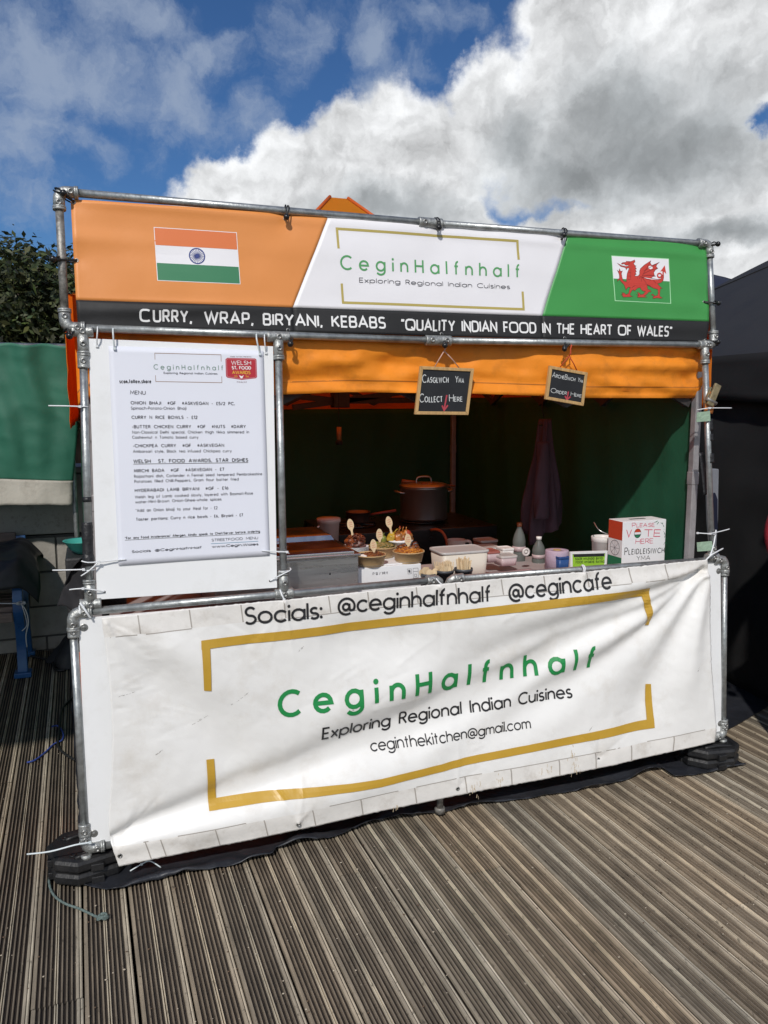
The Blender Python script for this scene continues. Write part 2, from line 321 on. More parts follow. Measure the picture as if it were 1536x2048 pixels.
def ribbon(mb, pts, w, fn, lift, mi=0, maxseg=None, closed=False):
    P=[Vector((p[0],p[1])) for p in pts]
    Q=[P[0]]
    for p in P[1:]:
        if (p-Q[-1]).length>1e-6: Q.append(p)
    if len(Q)<2: return
    if maxseg:
        R=[Q[0]]
        for p in Q[1:]:
            n=max(1,int(math.ceil((p-R[-1]).length/maxseg))); a=R[-1]
            R+= [a.lerp(p,(k+1)/n) for k in range(n)]
        Q=R
    n=len(Q); vs=[]
    for i,p in enumerate(Q):
        if closed: d0=(p-Q[i-1]) if i else (p-Q[-2]); d1=(Q[i+1]-p) if i<n-1 else (Q[1]-p)
        else: d0=p-Q[max(i-1,0)]; d1=Q[min(i+1,n-1)]-p
        if d0.length<1e-9: d0=d1
        if d1.length<1e-9: d1=d0
        d0=d0.normalized(); d1=d1.normalized(); t=(d0+d1)
        t=t.normalized() if t.length>1e-6 else d0
        nn=Vector((-t.y,t.x)); k=1.0/max(.45,nn.dot(Vector((-d0.y,d0.x))))
        o=nn*(w/2*k)
        for q in (p+o,p-o): vs.append(fn(q.x,q.y,lift))
    mb.add(vs,[(2*i,2*i+1,2*i+3,2*i+2) for i in range(n-1)],mi)
def text(mb, s, h, length, fn, wt=.13, cond=1.0, mi=0, font=None, lift=.0016, space=.42, maxseg=None, jit=0.0, small=None, gap=None):
    """lay s out along local x from 0 to length; h = cap height; letters keep their width x cond and the gaps take up the rest"""
    font=font or FONT; widths=[]; n=0; h=h/(1+wt); fn0=fn; fn=lambda u,v,l: fn0(u,v+wt*h/2,l)
    for ch in s:
        k=small if (small and ch.islower()) else 1.0
        g=font[ch.upper() if (small and ch.islower()) else ch] if ch!=' ' else (space,[])
        widths.append(g[0]*cond*h*k)
    gaps=len(s)-1; w=wt*h
    if gap is not None:      # letter width chosen so that the gaps come out at gap x cap height
        k=(length-w-gaps*gap*h)/max(1e-9,sum(widths)); cond*=k; widths=[q*k for q in widths]
    tr=(length-w-sum(widths))/gaps if gaps else 0
    x=w/2
    for i,ch in enumerate(s):
        if ch!=' ':
            k=small if (small and ch.islower()) else 1.0
            g=font[ch.upper() if (small and ch.islower()) else ch]; a=random.uniform(-jit,jit); dy=random.uniform(-jit,jit)*h*.5
            for j,st in enumerate(g[1]):
                lf=lift+j*.00012
                if isinstance(st,str):
                    dx_,dy_=[float(v) for v in st[3:].split(',')]; c=(x+dx_*h*cond*k, dy_*h*k+dy); r=w*.66
                    mb.add([fn(c[0]+r*cos(2*pi*q/10),c[1]+r*sin(2*pi*q/10),lf) for q in range(10)],[tuple(range(10))],mi)
                else:
                    pts=[(x+(p[0]+a*p[1]+random.uniform(-jit,jit)*.35)*h*cond*k, (p[1]+random.uniform(-jit,jit)*.35)*h*k+dy) for p in st] if jit else [(x+p[0]*h*cond*k,p[1]*h*k) for p in st]
                    ribbon(mb,pts,w,fn,lf,mi,maxseg)
        x+=widths[i]+tr
class Surf:
    """a roughly upright sheet described as y(x,z); unproject takes photo measurements to (x,z) on it"""
    def __init__(s, y, base=None): s.y=y; s.base=base or y
    def xz(s,px,py):
        z=1.7; 
        for _ in range(14):
            p=at(px,py,s.base(0,z)); z=p.z
        return Vector((p.x,p.z))
    def pos(s,x,z,lift=0): return Vector((x,s.y(x,z)-lift,z))
    def at(s,px,py,lift=0): q=s.xz(px,py); return s.pos(q.x,q.y,lift)
    def line(s,p0,p1,hpx,perp=False,lean=None):
        a=s.xz(*p0); b=s.xz(*p1); top=s.xz(p0[0],p0[1]-hpx); d=(b-a); L=d.length; d=d/L
        up=Vector((-d.y,d.x)) if perp else Vector((0,1))
        h=abs((top-a).dot(up)) if perp else abs(top.y-a.y)
        def fn(u,v,lift):
            q=a+d*u+up*v; return s.pos(q.x,q.y,lift)
        return L,h,fn
    def text(s,mb,st,p0,p1,hpx,perp=False,**k):
        L,h,fn=s.line(p0,p1,hpx,perp); text(mb,st,h,L,fn,**k)
    def strip(s,mb,A,B,mi=0,lift=.0012,seg=.03):
        """band between two photo polylines of equal count"""
        A=[s.xz(*p) for p in A]; B=[s.xz(*p) for p in B]
        for i in range(len(A)-1):
            n=max(1,int(max((A[i+1]-A[i]).length,(B[i+1]-B[i]).length)/seg)); m=max(1,int(max((A[i]-B[i]).length,(A[i+1]-B[i+1]).length)/seg))
            def fn(u,v):
                q=A[i].lerp(A[i+1],u).lerp(B[i].lerp(B[i+1],u),v); return s.pos(q.x,q.y,lift)
            mb.grid(fn,n,m,mi,False)
    def poly(s,mb,pts,mi=0,lift=.0014):
        mb.poly([s.pos(*s.xz(*p),lift) for p in pts],mi)

# the pipe frame leans back a little: depth of its plane at height z
Z1=.982
def prof(z):
    if z<Z1: return .0577*(z-Z1)
    if z<1.938: return .1018*(z-Z1)
    return .1018*(1.938-Z1)+.1061*(z-1.938)
def plane(off): return Surf(lambda x,z: prof(z)-off)
FR=plane(0.0)

# ------------------------------------------------------------------ materials
galv=mat('galvanised_steel',(.40,.42,.42),.42,.75,var=.28,vscale=30,stretch=(1,1,1),bump=.12,bscale=90,dirt=(.16,.14,.12),dirt_amt=.5,dirt_scale=14)
galv_old=mat('weathered_galvanised_steel',(.27,.26,.24),.55,.6,var=.45,vscale=40,bump=.2,bscale=80,dirt=(.12,.08,.05),dirt_amt=.8,dirt_scale=18)
cast=mat('cast_fitting_steel',(.38,.39,.38),.48,.7,var=.25,vscale=60,bump=.3,bscale=120)
screw_m=mat('set_screw_steel',(.30,.30,.29),.4,.8,var=.2,vscale=90); black_hole=mat('dark_recess',(.01,.01,.01),.8)
pvc_white=mat('white_banner_vinyl',(.77,.765,.75),.42,var=.03,vscale=3,bump=.22,bscale=14,dirt=(.52,.47,.40),dirt_amt=.5,dirt_scale=4.5)
pvc_hem=mat('grubby_banner_hem',(.73,.71,.68),.5,var=.08,vscale=8,bump=.12,bscale=50,dirt=(.40,.35,.29),dirt_amt=.7,dirt_scale=9)
s_orange=mat('printed_orange',(.71,.265,.068),.48,var=.02,vscale=4,bump=.05,bscale=45); s_white=mat('printed_white',(.80,.79,.82),.45,var=.015,vscale=3,bump=.05,bscale=45)
s_green=mat('printed_green',(.046,.285,.063),.48,var=.02,vscale=4,bump=.05,bscale=45); s_black=mat('printed_black',(.013,.013,.014),.62,var=.15,vscale=5,bump=.07,bscale=45)
ink_w=mat('white_ink',(.80,.80,.80),.45); ink_g=mat('green_ink',(.09,.33,.12),.45); ink_G=mat('deep_green_ink',(.012,.235,.060),.42); ink_k=mat('black_ink',(.018,.018,.02),.42); ink_grey=mat('dark_grey_ink',(.07,.07,.085),.5)
gold=mat('gold_ink',(.50,.30,.035),.40,var=.05,vscale=6); gold_o=mat('olive_gold_ink',(.45,.36,.10),.45)
i_saf=mat('flag_saffron',(.70,.185,.055),.5); i_grn=mat('flag_green',(.045,.21,.10),.5); i_navy=mat('flag_navy',(.03,.05,.22),.5)
w_red=mat('flag_dragon_red',(.55,.045,.03),.5); w_dark=mat('flag_dragon_line',(.10,.012,.01),.5); w_grn=mat('flag_field_green',(.04,.28,.065),.5); w_edge=mat('flag_pale_edge',(.40,.75,.42),.5)
panel_m=mat('white_hardboard',(.79,.80,.81),.35,var=.02,vscale=4,dirt=(.55,.54,.50),dirt_amt=.35,dirt_scale=6); paper=mat('pale_blue_white_paper',(.71,.73,.81),.6,var=.015,vscale=3)
nylon=mat('white_nylon',(.72,.74,.76),.4); nylon_c=mat('clear_nylon',(.62,.68,.70),.35); bung=mat('black_bungee',(.012,.012,.012),.5,var=.2,vscale=200); bung_ball=mat('black_plastic_ball',(.010,.010,.011),.3)
rubber=mat('black_rubber',(.010,.010,.011),.5,var=.35,vscale=18,bump=.2,bscale=70,dirt=(.03,.027,.024),dirt_amt=.5,dirt_scale=9)
tarp_m=mat('black_tarpaulin',(.022,.024,.030),.38,var=.3,vscale=6,bump=.25,bscale=25,dirt=(.07,.065,.06),dirt_amt=.4,dirt_scale=8)
orange_cloth=mat('orange_canopy_cloth',(.96,.31,.016),.62,var=.07,vscale=5,bump=.35,bscale=18,translucent=.20,tcol=(.85,.12,.008),dirt=(.30,.11,.02),dirt_amt=.55,dirt_scale=7)
canopy_cloth=mat('extra_translucent_canopy_cloth',(.93,.34,.018),.62,var=.06,vscale=5,bump=.3,bscale=18,translucent=.62,tcol=(.9,.17,.012))  # same cloth as the valance, translucency raised to brighten the interior
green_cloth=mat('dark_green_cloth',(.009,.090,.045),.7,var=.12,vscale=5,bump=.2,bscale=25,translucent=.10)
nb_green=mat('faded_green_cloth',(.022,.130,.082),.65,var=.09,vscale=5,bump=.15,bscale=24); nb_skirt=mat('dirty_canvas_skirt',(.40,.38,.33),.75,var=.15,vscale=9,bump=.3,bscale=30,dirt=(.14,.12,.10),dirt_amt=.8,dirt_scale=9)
wood_l=mat('pale_wood',(.48,.30,.125),.55,var=.22,vscale=9,stretch=(9,9,1.2)); slate=mat('black_slate',(.012,.013,.016),.55,var=.4,vscale=7); chalk=mat('white_chalk',(.60,.62,.62),.8); chalk_r=mat('red_chalk',(.42,.05,.07),.8)

# ------------------------------------------------------------------ ground and deck
g=MB(); g.grid(lambda u,v: Vector((lerp(-500,500,u),lerp(-500,500,v),-.16)),4,4)
struct(g.build('ground',mat('dark_ground',(.03,.028,.025),.9)))
def deck_mat(name, col, var):
    m=mat(name,col,.72); nt=m.node_tree; nd=nt.nodes; lk=nt.links; b=nd['Principled BSDF']
    tc=nd.new('ShaderNodeTexCoord')
    def nz(scale,stretch,detail=6,rough=.6):
        mp=nd.new('ShaderNodeMapping'); mp.inputs['Scale'].default_value=stretch; lk.new(tc.outputs['Object'],mp.inputs[0])
        t=nd.new('ShaderNodeTexNoise'); t.inputs['Scale'].default_value=scale; t.inputs['Detail'].default_value=detail; t.inputs['Roughness'].default_value=rough; lk.new(mp.outputs[0],t.inputs['Vector']); return t
    at_=nd.new('ShaderNodeAttribute'); at_.attribute_name='tone'
    g1=nz(14,(6,.35,1)); g2=nz(5,(1,1,1),8,.65); g3=nz(70,(1,.6,1),3,.5)
    r1=nd.new('ShaderNodeMapRange'); r1.inputs[1].default_value=.3; r1.inputs[2].default_value=.7; r1.inputs[3].default_value=1-var; r1.inputs[4].default_value=1+var; lk.new(g1.outputs['Fac'],r1.inputs[0])
    r2=nd.new('ShaderNodeMapRange'); r2.inputs[1].default_value=.3; r2.inputs[2].default_value=.72; r2.inputs[3].default_value=1.12; r2.inputs[4].default_value=.72; lk.new(g2.outputs['Fac'],r2.inputs[0])
    r3=nd.new('ShaderNodeMapRange'); r3.inputs[1].default_value=.62; r3.inputs[2].default_value=.72; r3.inputs[3].default_value=1; r3.inputs[4].default_value=.45; lk.new(g3.outputs['Fac'],r3.inputs[0])
    def mul(a,b_):
        n=nd.new('ShaderNodeMath'); n.operation='MULTIPLY'; lk.new(a,n.inputs[0]); lk.new(b_,n.inputs[1]); return n.outputs[0]
    k=mul(mul(r1.outputs[0],r2.outputs[0]),r3.outputs[0])
    vm=nd.new('ShaderNodeVectorMath'); vm.operation='SCALE'; lk.new(k,vm.inputs['Scale'])
    mx=nd.new('ShaderNodeMixRGB'); mx.blend_type='MULTIPLY'; mx.inputs[0].default_value=1; mx.inputs[1].default_value=(*col,1); lk.new(at_.outputs['Color'],mx.inputs[2])
    lk.new(mx.outputs[0],vm.inputs[0]); lk.new(vm.outputs[0],b.inputs['Base Color'])
    bp=nd.new('ShaderNodeBump'); bp.inputs['Strength'].default_value=.5; bp.inputs['Distance'].default_value=.004; lk.new(g1.outputs['Fac'],bp.inputs['Height']); lk.new(bp.outputs[0],b.inputs['Normal'])
    return m
BRD=-.014; PITCHB=.1445; PH=-.0212
def build_deck():
    rnd=random.Random(3)
    ridge=deck_mat('weathered_deck_ridge',(.27,.225,.165),.28); groove=deck_mat('dirty_deck_groove',(.024,.017,.012),.45); pale=deck_mat('worn_pale_deck_ridge',(.52,.455,.345),.35); fine=deck_mat('stained_deck_ridge',(.200,.163,.120),.36); wide=deck_mat('bleached_deck_ridge',(.36,.31,.235),.32)
    # cross section: (x offset, z, material of the face to the next point)
    prof_=[]; x=.004
    def ridge_(w,mi,d=.0075):
        nonlocal x
        prof_.append((x,-d,mi)); prof_.append((x+.0012,0,mi)); prof_.append((x+w-.0012,0,mi)); prof_.append((x+w,-d,1)); x+=w
    def gap(w):
        nonlocal x
        x+=w
    prof_.append((x,-.028,1))
    ridge_(.0110,0); gap(.0058)
    for k in range(3): ridge_(.0054,3); gap(.0062)
    ridge_(.0042,2); gap(.0014); ridge_(.0042,2); gap(.0062)
    for k in range(3): ridge_(.0054,3); gap(.0062)
    prof_.append((x,-.0075,4)); prof_.append((x+.0015,-.0008,4)); prof_.append((x+.0055,.0004,4)); prof_.append((x+.0082,.0,1)); prof_.append((x+.0090,-.0022,1)); prof_.append((x+.0100,-.0004,2)); prof_.append((x+.0138,.0,4)); prof_.append((x+.0162,-.002,4)); x+=.0166
    prof_.append((x,-.028,1))
    sc=(PITCHB-.0055)/(x-.004+.0001)
    pr=[(.003+(a-.004)*sc,z,m) for a,z,m in prof_]
    verts=[];faces=[];mi=[];tone=[]
    ca,sa=cos(BRD),sin(BRD)
    for b in range(-38,78):
        tb=rnd.uniform(.84,1.14); hb=rnd.uniform(-.02,.05); off=PH+b*PITCHB; y=-4.6+rnd.uniform(0,2.2)-2.2; cuts=[]
        while y<9: cuts.append(y); y+=rnd.choice([2.4,3.0,3.6])*rnd.uniform(.8,1.1)
        cuts.append(9.2)
        for c0,c1 in zip(cuts[:-1],cuts[1:]):
            t=tb*rnd.uniform(.93,1.07); hue=hb+rnd.uniform(-.03,.03); dz=rnd.uniform(-.0015,.0015); dx=rnd.uniform(-.001,.001); nseg=max(2,int((c1-c0)/.5)); o=len(verts); n=len(pr)
            for k in range(nseg+1):
                yy=lerp(c0+.0008,c1-.0008,k/nseg); wob=.0012*sin(yy*1.7+b*2.1)
                for (a,z,m) in pr:
                    X=off+a+dx+wob; verts.append((X*ca+yy*sa, -X*sa+yy*ca, z+dz))
            for k in range(nseg):
                for i in range(n-1):
                    faces.append((o+k*n+i,o+k*n+i+1,o+(k+1)*n+i+1,o+(k+1)*n+i)); mi.append(pr[i][2]); tone.append((t*(1+hue),t,t*(1-hue)))
    me=bpy.data.meshes.new('deck'); me.from_pydata(verts,[],faces)
    for m in (ridge,groove,pale,fine,wide): me.materials.append(m)
    me.polygons.foreach_set('material_index',mi)
    ca_=me.color_attributes.new('tone','FLOAT_COLOR','CORNER'); flat=[]
    for p,t in zip(me.polygons,tone): flat+=[t[0],t[1],t[2],1]*p.loop_total
    ca_.data.foreach_set('color',flat); me.update()
    o=bpy.data.objects.new('deck',me); COL.objects.link(o); struct(o)
build_deck()
def debris():
    rn=random.Random(12); mb=MB()
    for k in range(520):
        x=rn.uniform(-.6,3.2); y=rn.uniform(-1.2,1.6) if k%2 else rn.uniform(-1.2,-.1); r=rn.uniform(.0012,.0034)
        mb.ball((x,y,r*.6),r,rn.randrange(2),6,4,(1.3,.9,.7),.4)
    o=mb.build('deck_grit',[mat('brown_grit',(.10,.06,.035),.6),mat('pale_grit',(.42,.36,.28),.7)]); o['kind']='stuff'; o['label']='fine brown and pale grit scattered over the deck boards'
debris()

# ------------------------------------------------------------------ pipe frame
RP=.0138; RC=.0195
def build_frame():
    root=thing('pipe_frame',(1.41,0,0.0),'galvanised scaffold pipe frame holding up the banners at the front of the stall','pipe frame')
    def pipe(p0,p1,off=0,m=galv,r=RP):
        s=plane(off); a=s.at(*p0); b=s.at(*p1); mb=MB(); mb.tube([a,b],r,20); mb.build('pipe',m,root); return a,b
    def screws(fit,pts):
        for p in pts:
            mb=MB(); q=Vector(p); n=Vector((0,-1,0))
            mb.lathe([(.0105,0),(.0108,.006),(.0085,.0085),(.0045,.0085),(.0042,.004),(0.0,.004)],q+n*(RC-.005),14,0,n)
            mb.lathe([(.0042,0),(0,0.0003)],q+n*(RC-.005+.0043),8,1,n)
            mb.build('screw',[screw_m,black_hole],fit)
    def collar(mb,p,d,L,r=RC):
        d=Vector(d).normalized(); p=Vector(p)
        mb.lathe([(RP,-L/2),(r,-L/2),(r*1.04,-L/2+.004),(r,-L/2+.009),(r,L/2-.009),(r*1.04,L/2-.004),(r,L/2),(RP,L/2)],p,20,0,d)
    X=Vector((1,0,0)); Zv=Vector((0,.1,1)).normalized()
    def pt(px,py,off=0): return plane(off).at(px,py)
    def elbow(px,py,dx,dz,L=.062):
        c=pt(px,py); mb=MB(); a=X*dx; b=Zv*dz; R=.026
        pts=[c+a*R+b*R - a*R*cos(t)*1 - b*R*sin(t) if False else c + a*(R*(1-sin(t))) + b*(R*(1-cos(t))) for t in [pi/2*i/8 for i in range(9)]]
        mb.tube([c+a*L]+pts[::-1][::-1][:0]+[c+a*R]+[c+a*(R*(1-sin(t)))+b*(R*(1-cos(t))) for t in [pi/2*i/8 for i in range(1,8)]]+[c+b*R,c+b*L],RC,18)
        collar(mb,c+a*(L-.006),a,.014,RC*1.1); collar(mb,c+b*(L-.006),b,.014,RC*1.1)
        f=mb.build('elbow_fitting',cast,root); screws(f,[c+a*(L-.024),c+b*(L-.024)]); return c
    def tee(px,py,run=X,branch=None,L=.07,Lb=.085,name='tee_fitting'):
        c=pt(px,py); mb=MB(); collar(mb,c,run,L); sc=[c+run*.0]
        if branch is not None:
            mb.tube([c,c+branch*Lb],RC*.98,18); collar(mb,c+branch*(Lb-.008),branch,.016,RC*1.08); sc=[c-run*.0,c+branch*.042]
        f=mb.build(name,cast,root); screws(f,sc); return c
    def sleeve(px,py,d,L=.06,n=1):
        c=pt(px,py); mb=MB(); collar(mb,c,d,L,RC*1.02); f=mb.build('sleeve_fitting',cast,root)
        screws(f,[c+Vector(d)*(L*.28*s) for s in ((-1,1) if n==2 else (0,))])
    # sign frame
    pipe((117,383),(858,446)); pipe((858,446),(1418,488)); pipe((117,383),(131,655),0,galv_old); pipe((1418,488),(1427,690))
    pipe((131,655),(876,681)); pipe((876,681),(1427,690))
    elbow(117,383,1,-1); elbow(1418,488,-1,-1); elbow(131,655,1,1); elbow(1427,690,-1,1)
    sleeve(860,446,X,.10,2); sleeve(876,681,X,.11,2)
    # posts of the opening
    pipe((165,663),(181,1207)); pipe((556,674),(568,1187)); pipe((1409,690),(1424,1110))
    tee(165,663,X,-Zv); sleeve(167,722,Zv,.05); tee(556,674,X,-Zv,.085); tee(1409,690,X,-Zv)
    # counter rail, in two lengths with swivel ends
    pipe((145,1226),(868,1160)); pipe((912,1157),(1449,1118)); elbow(145,1226,1,-1); elbow(1449,1118,-1,-1)
    tee(181,1208,X,Zv); tee(568,1187,X,Zv); tee(1424,1114,X,Zv,.06,.05)
    for (px,py,dx) in ((868,1160,1),(912,1157,-1)):
        c=pt(px,py); mb=MB(); collar(mb,c-X*dx*.012,X,.04); mb.tube([c,c+X*dx*.012,c+Vector((dx*.026,.004,-.008)),c+Vector((dx*.036,.012,-.026)),c+Vector((dx*.04,.02,-.05))],[RC*.95,RC*.95,RC*.8,RC*.55,RC*.45],16)
        f=mb.build('swivel_fitting',cast,root); screws(f,[c-X*dx*.012])
    # lower frame
    pipe((145,1226),(172,1697)); pipe((1449,1118),(1446,1470)); pipe((172,1697),(1446,1470))
    elbow(172,1697,1,1); elbow(1446,1470,-1,1); sleeve(147,1262,Zv,.045); sleeve(169,1660,Zv,.045); sleeve(1449,1143,Zv,.04); sleeve(1447,1447,Zv,.04)
    # feet down to the weights
    for px,py in ((172,1697),(1446,1470),(880,1567)):
        if px==880: mb=MB(); c=pt(px,py); mb.tube([c-Vector((0,0,RC)),Vector((c.x,c.y,.03))],RP,14); mb.lathe([(.022,0),(.022,.02),(.018,.024)],(c.x,c.y,.014),16); mb.build('foot_stub',galv_old,root); continue
        c=pt(px,py); mb=MB(); mb.tube([c-Vector((0,0,RC)),Vector((c.x,c.y,.092 if px!=880 else .012))],RP*1.05,16); mb.lathe([(.019,0),(.019,.02),(.015,.022)],(c.x,c.y,.09),18); mb.build('foot_stub',cast,root)
build_frame()

# ------------------------------------------------------------------ sign banner over the opening
def build_sign():
    P0=plane(.004); EYE=[tuple(P0.xz(*p)) for p in ((147,403),(153,520),(160,650),(571,437),(876,459),(1125,478),(1405,494),(1409,604),(1414,680),(577,660),(885,668),(1132,676))]
    def wr(x,z):
        zb=1.965
        v=.008*noise.noise(Vector((x*2.2,z*5,1.3)))+.0035*noise.noise(Vector((x*7,z*9,4.2)))
        # tension creases at the eyelets of the sides and the slack lower left corner
        v+=.007*math.exp(-((z-2.25)/.03)**2)*math.exp(-(max(0,x-.07)/.30))
        v+=.006*math.exp(-((z-2.12)/.035)**2)*math.exp(-(max(0,2.74-x)/.28))
        v+=.010*math.exp(-((z-2.0-.05*x)/.022)**2)*math.exp(-((x-.35)/.35)**2)
        for ex,ez_ in EYE: v-=.011*math.exp(-sqrt((x-ex)**2+(z-ez_)**2)/.045)
        v+=.004*math.exp(-((z-2.375+.012*x)/.016)**2)
        v+=.005*math.exp(-((z-2.02)/.03)**2)*math.exp(-((x-2.55)/.2)**2)
        return v
    S=Surf(lambda x,z: prof(z)-.004-wr(x,z), lambda x,z: prof(z)-.004)
    top=lambda px: (px, 397.5+(px-141)*(489-397.5)/(1414-141)); mid=lambda px:(px,600+(px-152)*(643-600)/(1418-152))
    bot=lambda px:(px, 653+(px-156)*(686-653)/(1416-156))
    mb=MB()
    def patch(tl,tr,bl,br,n,m,mi):
        tl,tr,bl,br=[S.xz(*p) for p in (tl,tr,bl,br)]
        def fn(u,v):
            q=tl.lerp(tr,u).lerp(bl.lerp(br,u),v); return S.pos(q.x,q.y)
        mb.grid(fn,n,m,mi)
    T=[top(141),top(656),top(1136),(1413,489)]; Mi=[(152,600),mid(586),mid(1085),(1418,643)]; B=[(156,653),bot(588),bot(1086),(1416,684)]
    for i,mi in enumerate((0,1,2)):
        patch(T[i],T[i+1],Mi[i],Mi[i+1],60,30,mi); patch(Mi[i],Mi[i+1],B[i],B[i+1],60,9,3)
    ob=mb.build('sign_banner',[s_orange,s_white,s_green,s_black],None,solid=.0012)
    tag(ob,'long orange, white and green sign banner with black strip along its foot','banner')
    # words
    lt=MB()
    base=lambda px: (px,644+(px-279)*.0281)
    for w,a,b in (('CURRY,',279,384),('WRAP,',408,507),('BIRYANI,',526,645),('KEBABS',663,771)):
        lt=MB(); S.text(lt,w,base(a),base(b),26-(a-279)*.004,wt=.185,mi=0,font=DIN,gap=.28,maxseg=.02,lift=.0022); lt.build('lettering',[ink_w],ob)
    lt=MB(); S.text(lt,'“QUALITY INDIAN FOOD IN THE HEART OF WALES”',(802,661),(1344,673.5),24,wt=.18,mi=0,font=DIN,space=.42,gap=.24,maxseg=.02,lift=.0022)
    lt.build('lettering',[ink_w],ob)
    l2=MB(); S.text(l2,'CeginHalfnhalf',(680,540),(1040,556.5),30,wt=.145,mi=0,maxseg=.02); l2.build('brand_lettering',[ink_g],ob)
    l3=MB(); S.text(l3,'Exploring Regional Indian Cuisines',(718,565.5),(1020,578.5),10.2,wt=.15,mi=0,gap=.36); l3.build('tagline_lettering',[ink_grey],ob)
    fr=MB()
    for A,Bq in (([(670.7,455),(1036,480)],[(671.2,460.2),(1036.4,485)]),([(670.7,455),(674,497.5)],[(675.5,455.3),(678.6,497.5)]),([(1031.6,479.8),(1034.8,519.5)],[(1036.2,480),(1039.4,519.5)]),
                 ([(684.3,602.4),(1049.3,616)],[(684.8,607.5),(1050,621)]),([(681,567),(684.3,607)],[(685.6,567),(688.8,607)]),([(1043,583),(1045.6,620.8)],[(1047.4,583),(1050,621)])):
        S.strip(fr,A,Bq,0,.0010+.00015*random.random())
    fr.build('logo_frame',[gold_o],ob)
    # Indian flag
    fl=MB(); TL,TR,BR,BL=(307.5,453.5),(473.5,464.8),(481,568.5),(314.5,561.5)
    S.strip(fl,[TL,TR],[BL,BR],1,.0010)
    def q(u,v): 
        a=Vector(TL).lerp(Vector(TR),u); b=Vector(BL).lerp(Vector(BR),u); return tuple(a.lerp(b,v))
    S.strip(fl,[q(.008,.012),q(.992,.012)],[q(.008,.333),q(.992,.333)],0,.0014); S.strip(fl,[q(.008,.667),q(.992,.667)],[q(.008,.988),q(.992,.988)],2,.0014)
    c=S.xz(*q(.5,.5)); R=(S.xz(395.4+16.3,512)-S.xz(395.4,512)).x
    fnc=lambda u,v,l: S.pos(c.x+u,c.y+v,l)
    ribbon(fl,arc(0,0,R*.92,R*.92,0,360,40),R*.14,fnc,.0016,3,closed=True)
    for k in range(24):
        a=2*pi*k/24; ribbon(fl,[(R*.2*cos(a),R*.2*sin(a)),(R*.86*cos(a),R*.86*sin(a))],R*.055,fnc,.0018,3)
    fl.add([fnc(R*.24*cos(a*pi/8),R*.24*sin(a*pi/8),.0020) for a in range(16)],[tuple(range(16))],3)
    fl.build('printed_tricolour_flag',[i_saf,s_white,i_grn,i_navy],ob)
    # Welsh flag
    wf=MB(); K=lambda x,y:(1215+x/11.815,505+y/11.815)
    S.strip(wf,[K(80,74),K(1430,150)],[K(118,615),K(1462,686)],2,.0010); S.strip(wf,[K(118,612),K(1462,683)],[K(165,1148),K(1490,1212)],3,.00112)
    S.strip(wf,[K(92,90),K(1420,166)],[K(125,617),K(1450,686)],0,.0014); S.strip(wf,[K(135,617),K(1448,686)],[K(180,1130),K(1470,1196)],1,.0014)
    dr=[(310,270),(345,240),(425,235),(430,210),(540,215),(580,200),(632,178),(640,225),(605,255),(625,300),(662,325),(640,338),(670,390),(642,400),(670,455),(642,468),(664,520),(632,530),(642,562),(700,560),(740,520),(738,450),(760,385),(850,300),(1000,200),(985,250),(1020,312),(1110,275),(1205,233),(1140,290),(1122,340),(1162,380),(1100,420),(1068,480),(1085,550),(1112,565),(1050,572),(1005,612),(1080,628),(1170,642),(1235,628),(1262,580),(1268,540),(1305,540),(1305,600),(1290,670),(1240,718),(1160,742),(1232,820),(1275,852),(1230,852),(1225,900),(1215,1000),(1222,1040),(1285,1078),(1230,1085),(1150,1075),(1060,1088),(1050,1062),(1090,1042),(1018,1000),(1052,985),(1100,1030),(1160,1018),(1180,960),(1163,870),(1080,852),(980,802),(920,775),(930,868),(1000,900),(1012,932),(962,932),(900,1000),(852,1032),(922,1056),(860,1062),(700,1062),(690,1040),(722,1020),(664,1000),(720,992),(686,945),(742,958),(762,1000),(830,988),(880,922),(840,922),(780,882),(758,832),(700,842),(640,892),(620,912),(596,882),(560,902),(512,980),(520,1022),(578,1042),(500,1052),(350,1058),(338,1022),(308,1000),(345,988),(318,952),(372,960),(420,1000),(480,968),(500,882),(520,825),(470,822),(440,852),(415,886),(398,830),(370,762),(310,702),(268,642),(208,690),(230,640),(265,608),(258,510),(212,415),(250,458),(270,385),(292,450),(338,438),(312,500),(330,600),(352,672),(430,700),(435,620),(450,500),(490,400),(500,368),(452,372),(432,412),(412,360),(300,332),(213,252),(322,312),(420,332),(488,322),(478,298),(430,304),(400,292),(390,268),(335,278)]
    S.poly(wf,[K(*p) for p in dr],4,.0018)
    def ln(pts,w,lift,mi,closed=False):
        P=[S.xz(*K(*p)) for p in pts]; ribbon(wf,[(p.x,p.y) for p in P],w,lambda u,v,l:S.pos(u,v,l),lift,mi,closed=closed)
    ln(dr+[dr[0]],.0016,.0021,5,True)
    ln(arc(1205,548,48,48,-60,300,20),.0068,.00185,4); ln([(1285,560),(1292,500),(1290,440)],.0075,.0019,4); S.poly(wf,[K(1330,308),K(1222,455),K(1290,440),K(1365,512)],4,.00195)
    for p in ([(800,560),(1000,205)],[(835,440),(1000,345),(1190,240)],[(820,510),(1000,420),(1150,382)],[(800,560),(950,540),(1090,552)],[(760,570),(1000,660)],[(700,590),(640,700)],[(740,580),(710,740)],[(770,580),(800,770)],[(790,580),(900,730)],[(540,380),(530,600),(560,780)],[(470,560),(530,560)],[(455,650),(530,640)],[(480,480),(530,480)],[(560,650),(900,750),(1000,800)],[(560,830),(700,750),(850,740)],[(1050,650),(1130,740)],[(480,230),(520,250),(470,275)]):
        ln(p,.0014,.0022,5)
    wf.build('printed_dragon_flag',[s_white,w_grn,w_edge,w_edge,w_red,w_dark],ob)
